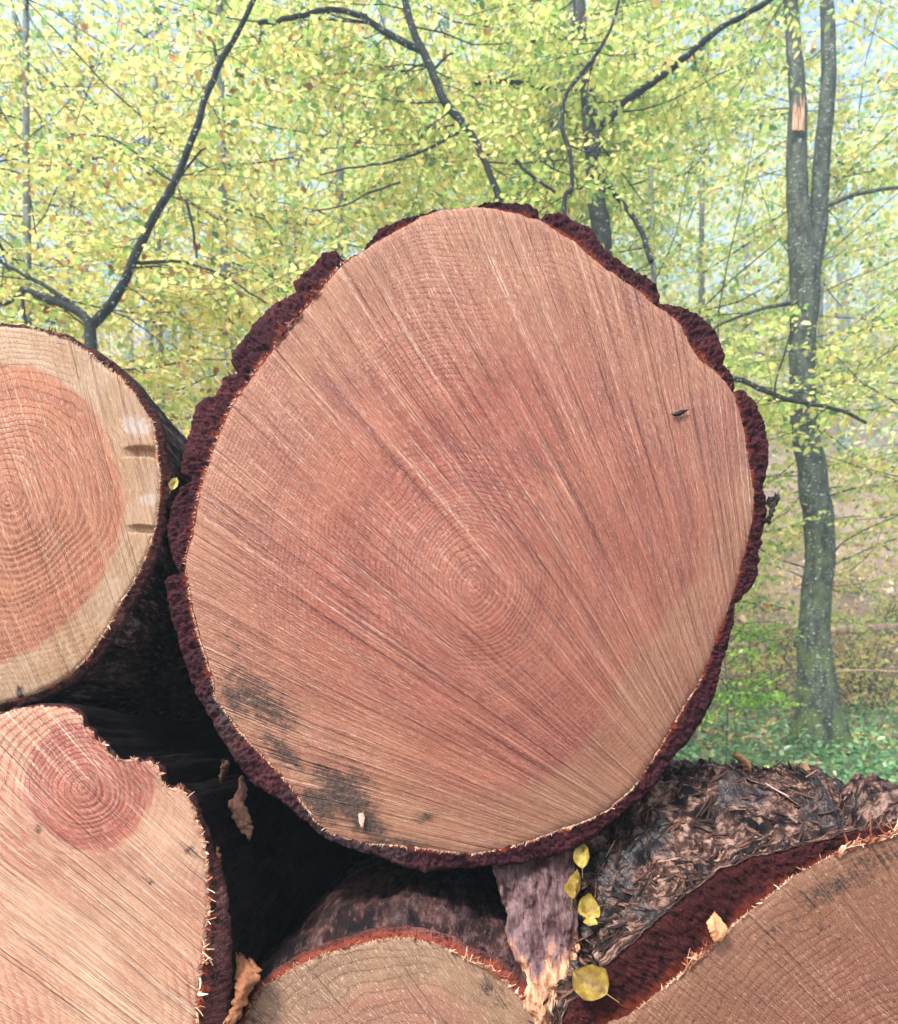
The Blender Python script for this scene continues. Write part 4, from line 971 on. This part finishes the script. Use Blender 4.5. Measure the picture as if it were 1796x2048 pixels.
sheet('loose_bark', [(985,1732),(998,1785),(1013,1830),(1009,1880),(1012,1920),(1032,1982),(1070,2056),(1100,2120)], [(1146,1690),(1152,1740),(1153,1800),(1154,1860),(1156,1920),(1154,1990),(1158,2060),(1168,2130)],
      (1.315, 1.185), (1.29, 1.165), M_LOOSE, (46, 80), 0.010, 0.022, lambda U, V: np.clip(0.40+0.42*sstep(0.42, 0.62, V+0.24*fbm(U*6, V*3, 3.0, 4))-0.10*U+0.06*vnoise(U*9, V*3), 0, 1), 0.004, mid_log, 0.02)
def scrap(label, left, right, D, tint, name='bark_scrap', cat='bark', mat=None, seed=2.0, thick=0.003, rough=0.012, ragged=0.006, bulge=0.006):
    o = sheet(name, left, right, D, D, mat or M_SCRAP, (12, 26), thick, rough, lambda U, V: np.clip(tint+0.25*fbm(U*3, V*5, seed, 3), 0, 1), ragged, None, bulge, seed)
    return tag(o, label, cat)
scrap('ragged tan bark scrap hanging in the dark gap under the biggest log', [(484,1553),(470,1590),(458,1606),(468,1640),(480,1660),(492,1676)], [(488,1553),(490,1585),(488,1610),(500,1640),(503,1655),(496,1680)], (1.27, 1.25), -0.12)  # low tint paints in the shade of the gap it hangs in
scrap('thin tan bark sliver hanging at the lower left rim of the biggest log', [(442,1520),(440,1540),(438,1562)], [(456,1522),(452,1545),(441,1566)], (1.31, 1.31), -0.15, seed=7.0, ragged=0.003)  # tint lowered here too, shadow under the rim put into the colour
scrap('curled orange bark plate upright between the two lowest logs', [(470,1905),(466,1940),(470,1975),(462,2010),(448,2050)], [(500,1928),(522,1945),(505,1975),(490,2010),(470,2050)], (1.17, 1.14), 0.42, seed=11.0, bulge=0.015)
scrap('orange red bark sliver on the right rim of the small hearted log', [(418,1688),(421,1712),(428,1736)], [(432,1690),(442,1715),(440,1738)], (1.16, 1.15), 0.32, seed=13.0, ragged=0.003)
scrap('pale pinkish wood chip stuck in the bark edge of the lower right log', [(1412,1845),(1420,1868),(1430,1888)], [(1432,1826),(1452,1852),(1446,1880)], (1.085, 1.085), 0.85, 'wood_chip', 'wood chip', seed=17.0, ragged=0.002)
scrap('orange shaving curling up from the top of the flaky bark', [(1462,1510),(1476,1526),(1490,1545)], [(1476,1504),(1500,1522),(1502,1550)], (1.62, 1.60), 0.72, 'wood_shaving', 'wood shaving', seed=19.0, ragged=0.003, bulge=0.02)
scrap('flat red orange chip on the bark crest right of the curled shaving', [(1565,1544),(1568,1552)], [(1592,1540),(1602,1550)], (1.60, 1.55), 0.45, 'wood_chip', 'wood chip', seed=23.0, ragged=0.002)
scrap('small pale chip lying rightmost on the bark crest', [(1604,1530),(1606,1542)], [(1616,1526),(1622,1540)], (1.62, 1.58), 0.8, 'wood_chip', 'wood chip', seed=29.0, ragged=0.002)
scrap('pale strip of wood fibre on the bark crest beside the biggest log', [(1372,1548),(1376,1556)], [(1412,1540),(1414,1550)], (1.66, 1.62), 0.98, 'wood_chip', 'wood chip', seed=31.0, ragged=0.002)
scrap('orange chip in the bark furrow below the crest', [(1535,1582),(1540,1596)], [(1552,1580),(1558,1592)], (1.42, 1.38), 0.5, 'wood_chip', 'wood chip', seed=37.0, ragged=0.002)
scrap('dark curled bark flake sticking out of the right rim of the biggest log', [(1536,1000),(1540,1020),(1534,1046)], [(1562,980),(1556,1006),(1542,1042)], (1.25, 1.25), 0.08, 'bark_flake', 'bark', M_FLAKE, 41.0, 0.006)
scrap('tiny white flake in the dark mould near the bottom of the biggest log', [(716,1628),(718,1642),(722,1654)], [(728,1624),(729,1640),(726,1654)], (1.243, 1.243), 0.97, 'bark_flake', 'bark', M_FLAKE, 43.0, 0.002, 0.003, 0.001, 0.002)
scrap('small dark chip on the upper right of the biggest sawn face', [(1342,828),(1352,824),(1362,820)], [(1350,832),(1362,830),(1378,818)], (1.244, 1.244), 0.06, 'wood_chip', 'wood chip', M_FLAKE, 47.0, 0.002, 0.002, 0.001, 0.002)

def fallen_leaf(label, X, Y, D, size, yaw, face, tint, width=0.8, curl=0.25):
    n = 13; u = np.linspace(-1, 1, 9); v = np.linspace(0, 1, n); U, Vv = np.meshgrid(u, v)
    prof = np.sin(np.clip(Vv, 0, 1)**0.8*math.pi)**0.75*(1+0.05*np.sin(Vv*60))
    x = U*prof*0.5*width; y = Vv-0.5
    z = curl*((U*prof)**2*0.4+(Vv-0.5)**2*0.9)+0.05*np.abs(U)*prof+0.09*fbm(U*2.5, Vv*4, X*0.1, 3)+0.02*np.sin(Vv*40-np.abs(U)*9)
    c = P3(X, Y, D); R = Vector(face).to_track_quat('Z', 'Y').to_matrix(); q = math.radians(yaw)
    xr, yr = x*math.cos(q)-y*math.sin(q), x*math.sin(q)+y*math.cos(q)
    P = np.stack([xr, yr, z], -1).reshape(-1, 3)*size @ np.array(R).T
    m = len(P); nu = 9; Q = []
    for i in range(n-1):
        for j in range(nu-1): a = i*nu+j; Q.append((a, a+1, a+nu+1, a+nu))
    mb = MB(); t = np.clip(tint+0.30*fbm(U*2, Vv*4, Y*0.1, 3)-0.15*(np.abs(U) < 0.1), 0, 1)
    mb.add(P, Q, 0, t.ravel())
    mb.tube([np.array(R) @ (np.array([-math.sin(q)*f, math.cos(q)*f, 0.03+curl*0.25])*size) for f in (-0.46, -0.62, -0.85)], [size*0.014, size*0.012, size*0.01], 4, 0, 0.35)
    o = mb.build('fallen_leaf', [M_FALLEN], None); o.location = c
    return tag(o, label, 'leaf', 'fallen leaves on the stack')
fallen_leaf('upright pale yellow leaf just under the lower right rim of the biggest log', 1166, 1712, 1.27, 0.050, 10, (-0.4, -0.8, 0.5), 0.50, 0.55, 0.5)
fallen_leaf('folded dull yellow leaf below the upright pale yellow one', 1158, 1772, 1.23, 0.050, 8, (-0.7, -0.6, 0.4), 0.40, 0.5, 0.9)
fallen_leaf('round crinkled yellow leaf in the gully between the two right logs', 1174, 1822, 1.20, 0.038, 100, (0.1, -0.8, 0.6), 0.50, 1.1, 1.0)
fallen_leaf('flat lemon yellow leaf directly under the round crinkled one', 1180, 1848, 1.17, 0.024, 80, (0.1, -0.5, 0.9), 0.55, 0.8, 0.6)
fallen_leaf('small bright yellow leaf on the dark bark right of the gully', 1230, 1812, 1.26, 0.026, 20, (0.1, -0.9, 0.5), 0.50, 0.75, 0.6)
fallen_leaf('torn straw coloured leaf lying flat on the dark bark', 1268, 1830, 1.24, 0.036, 75, (0, -0.4, 0.9), 0.75, 0.6, 0.5)
fallen_leaf('big brownish yellow leaf at the bottom of the gully', 1180, 1968, 1.10, 0.060, 60, (-0.25, -0.8, 0.55), 0.26, 0.9, 0.6)
fallen_leaf('lone yellow green leaf wedged between the left log and the biggest one', 348, 968, 1.24, 0.026, -20, (0.3, -0.9, 0.2), 0.62, 0.55)
# crumbled bark in the gully
mb = MB(); n = 1500
for k in range(n):
    f = RNG.uniform(); X = 1150+RNG.normal(0, 26)+110*f*RNG.uniform(); Y = 2060-f*330; D = 1.10+0.22*f+RNG.uniform(0, 0.10)
    p = np.array(P3(X, Y+18, D)); a = RNG.normal(0, 1, (2, 3)); a /= np.linalg.norm(a, axis=1)[:, None]; L = RNG.uniform(0.003, 0.014); w = L*RNG.uniform(0.2, 0.6)
    c3 = np.cross(a[0], a[1]); V = [p-a[0]*L, p+a[1]*w, p+a[0]*L, p-a[1]*w, p+c3*w*0.4]
    mb.add(V, [(0, 1, 4, 4), (1, 2, 4, 4), (2, 3, 4, 4), (3, 0, 4, 4), (0, 3, 2, 1)], 0, np.clip(RNG.normal(0.28, 0.22), 0, 1))
tag(mb.build('bark_litter', [M_FLAKE], None, False), kind='stuff')
#/DETAILS#
# the damp woodland air
hz = bpy.data.materials.new('forest_air'); hz.use_nodes = True; nt = hz.node_tree; nt.nodes.remove(nt.nodes['Principled BSDF'])
vol = nt.nodes.new('ShaderNodeVolumePrincipled'); vol.inputs['Color'].default_value = (0.64, 0.88, 1.0, 1); vol.inputs['Density'].default_value = 0.0072; vol.inputs['Anisotropy'].default_value = 0.2
nt.links.new(vol.outputs[0], nt.nodes['Material Output'].inputs['Volume'])
def haze_box():
    x0, x1, y0, y1, z0, z1 = -122, 122, -62, 162, -3, 42
    V = [(x, y, z) for x in (x0, x1) for y in (y0, y1) for z in (z0, z1)]
    Q = [(0, 1, 3, 2), (4, 6, 7, 5), (0, 4, 5, 1), (2, 3, 7, 6), (0, 2, 6, 4), (1, 5, 7, 3)]
    o = link('haze', mesh_np('haze', V, Q, [hz], None, False)); o['kind'] = 'stuff'
if HAZE: haze_box()
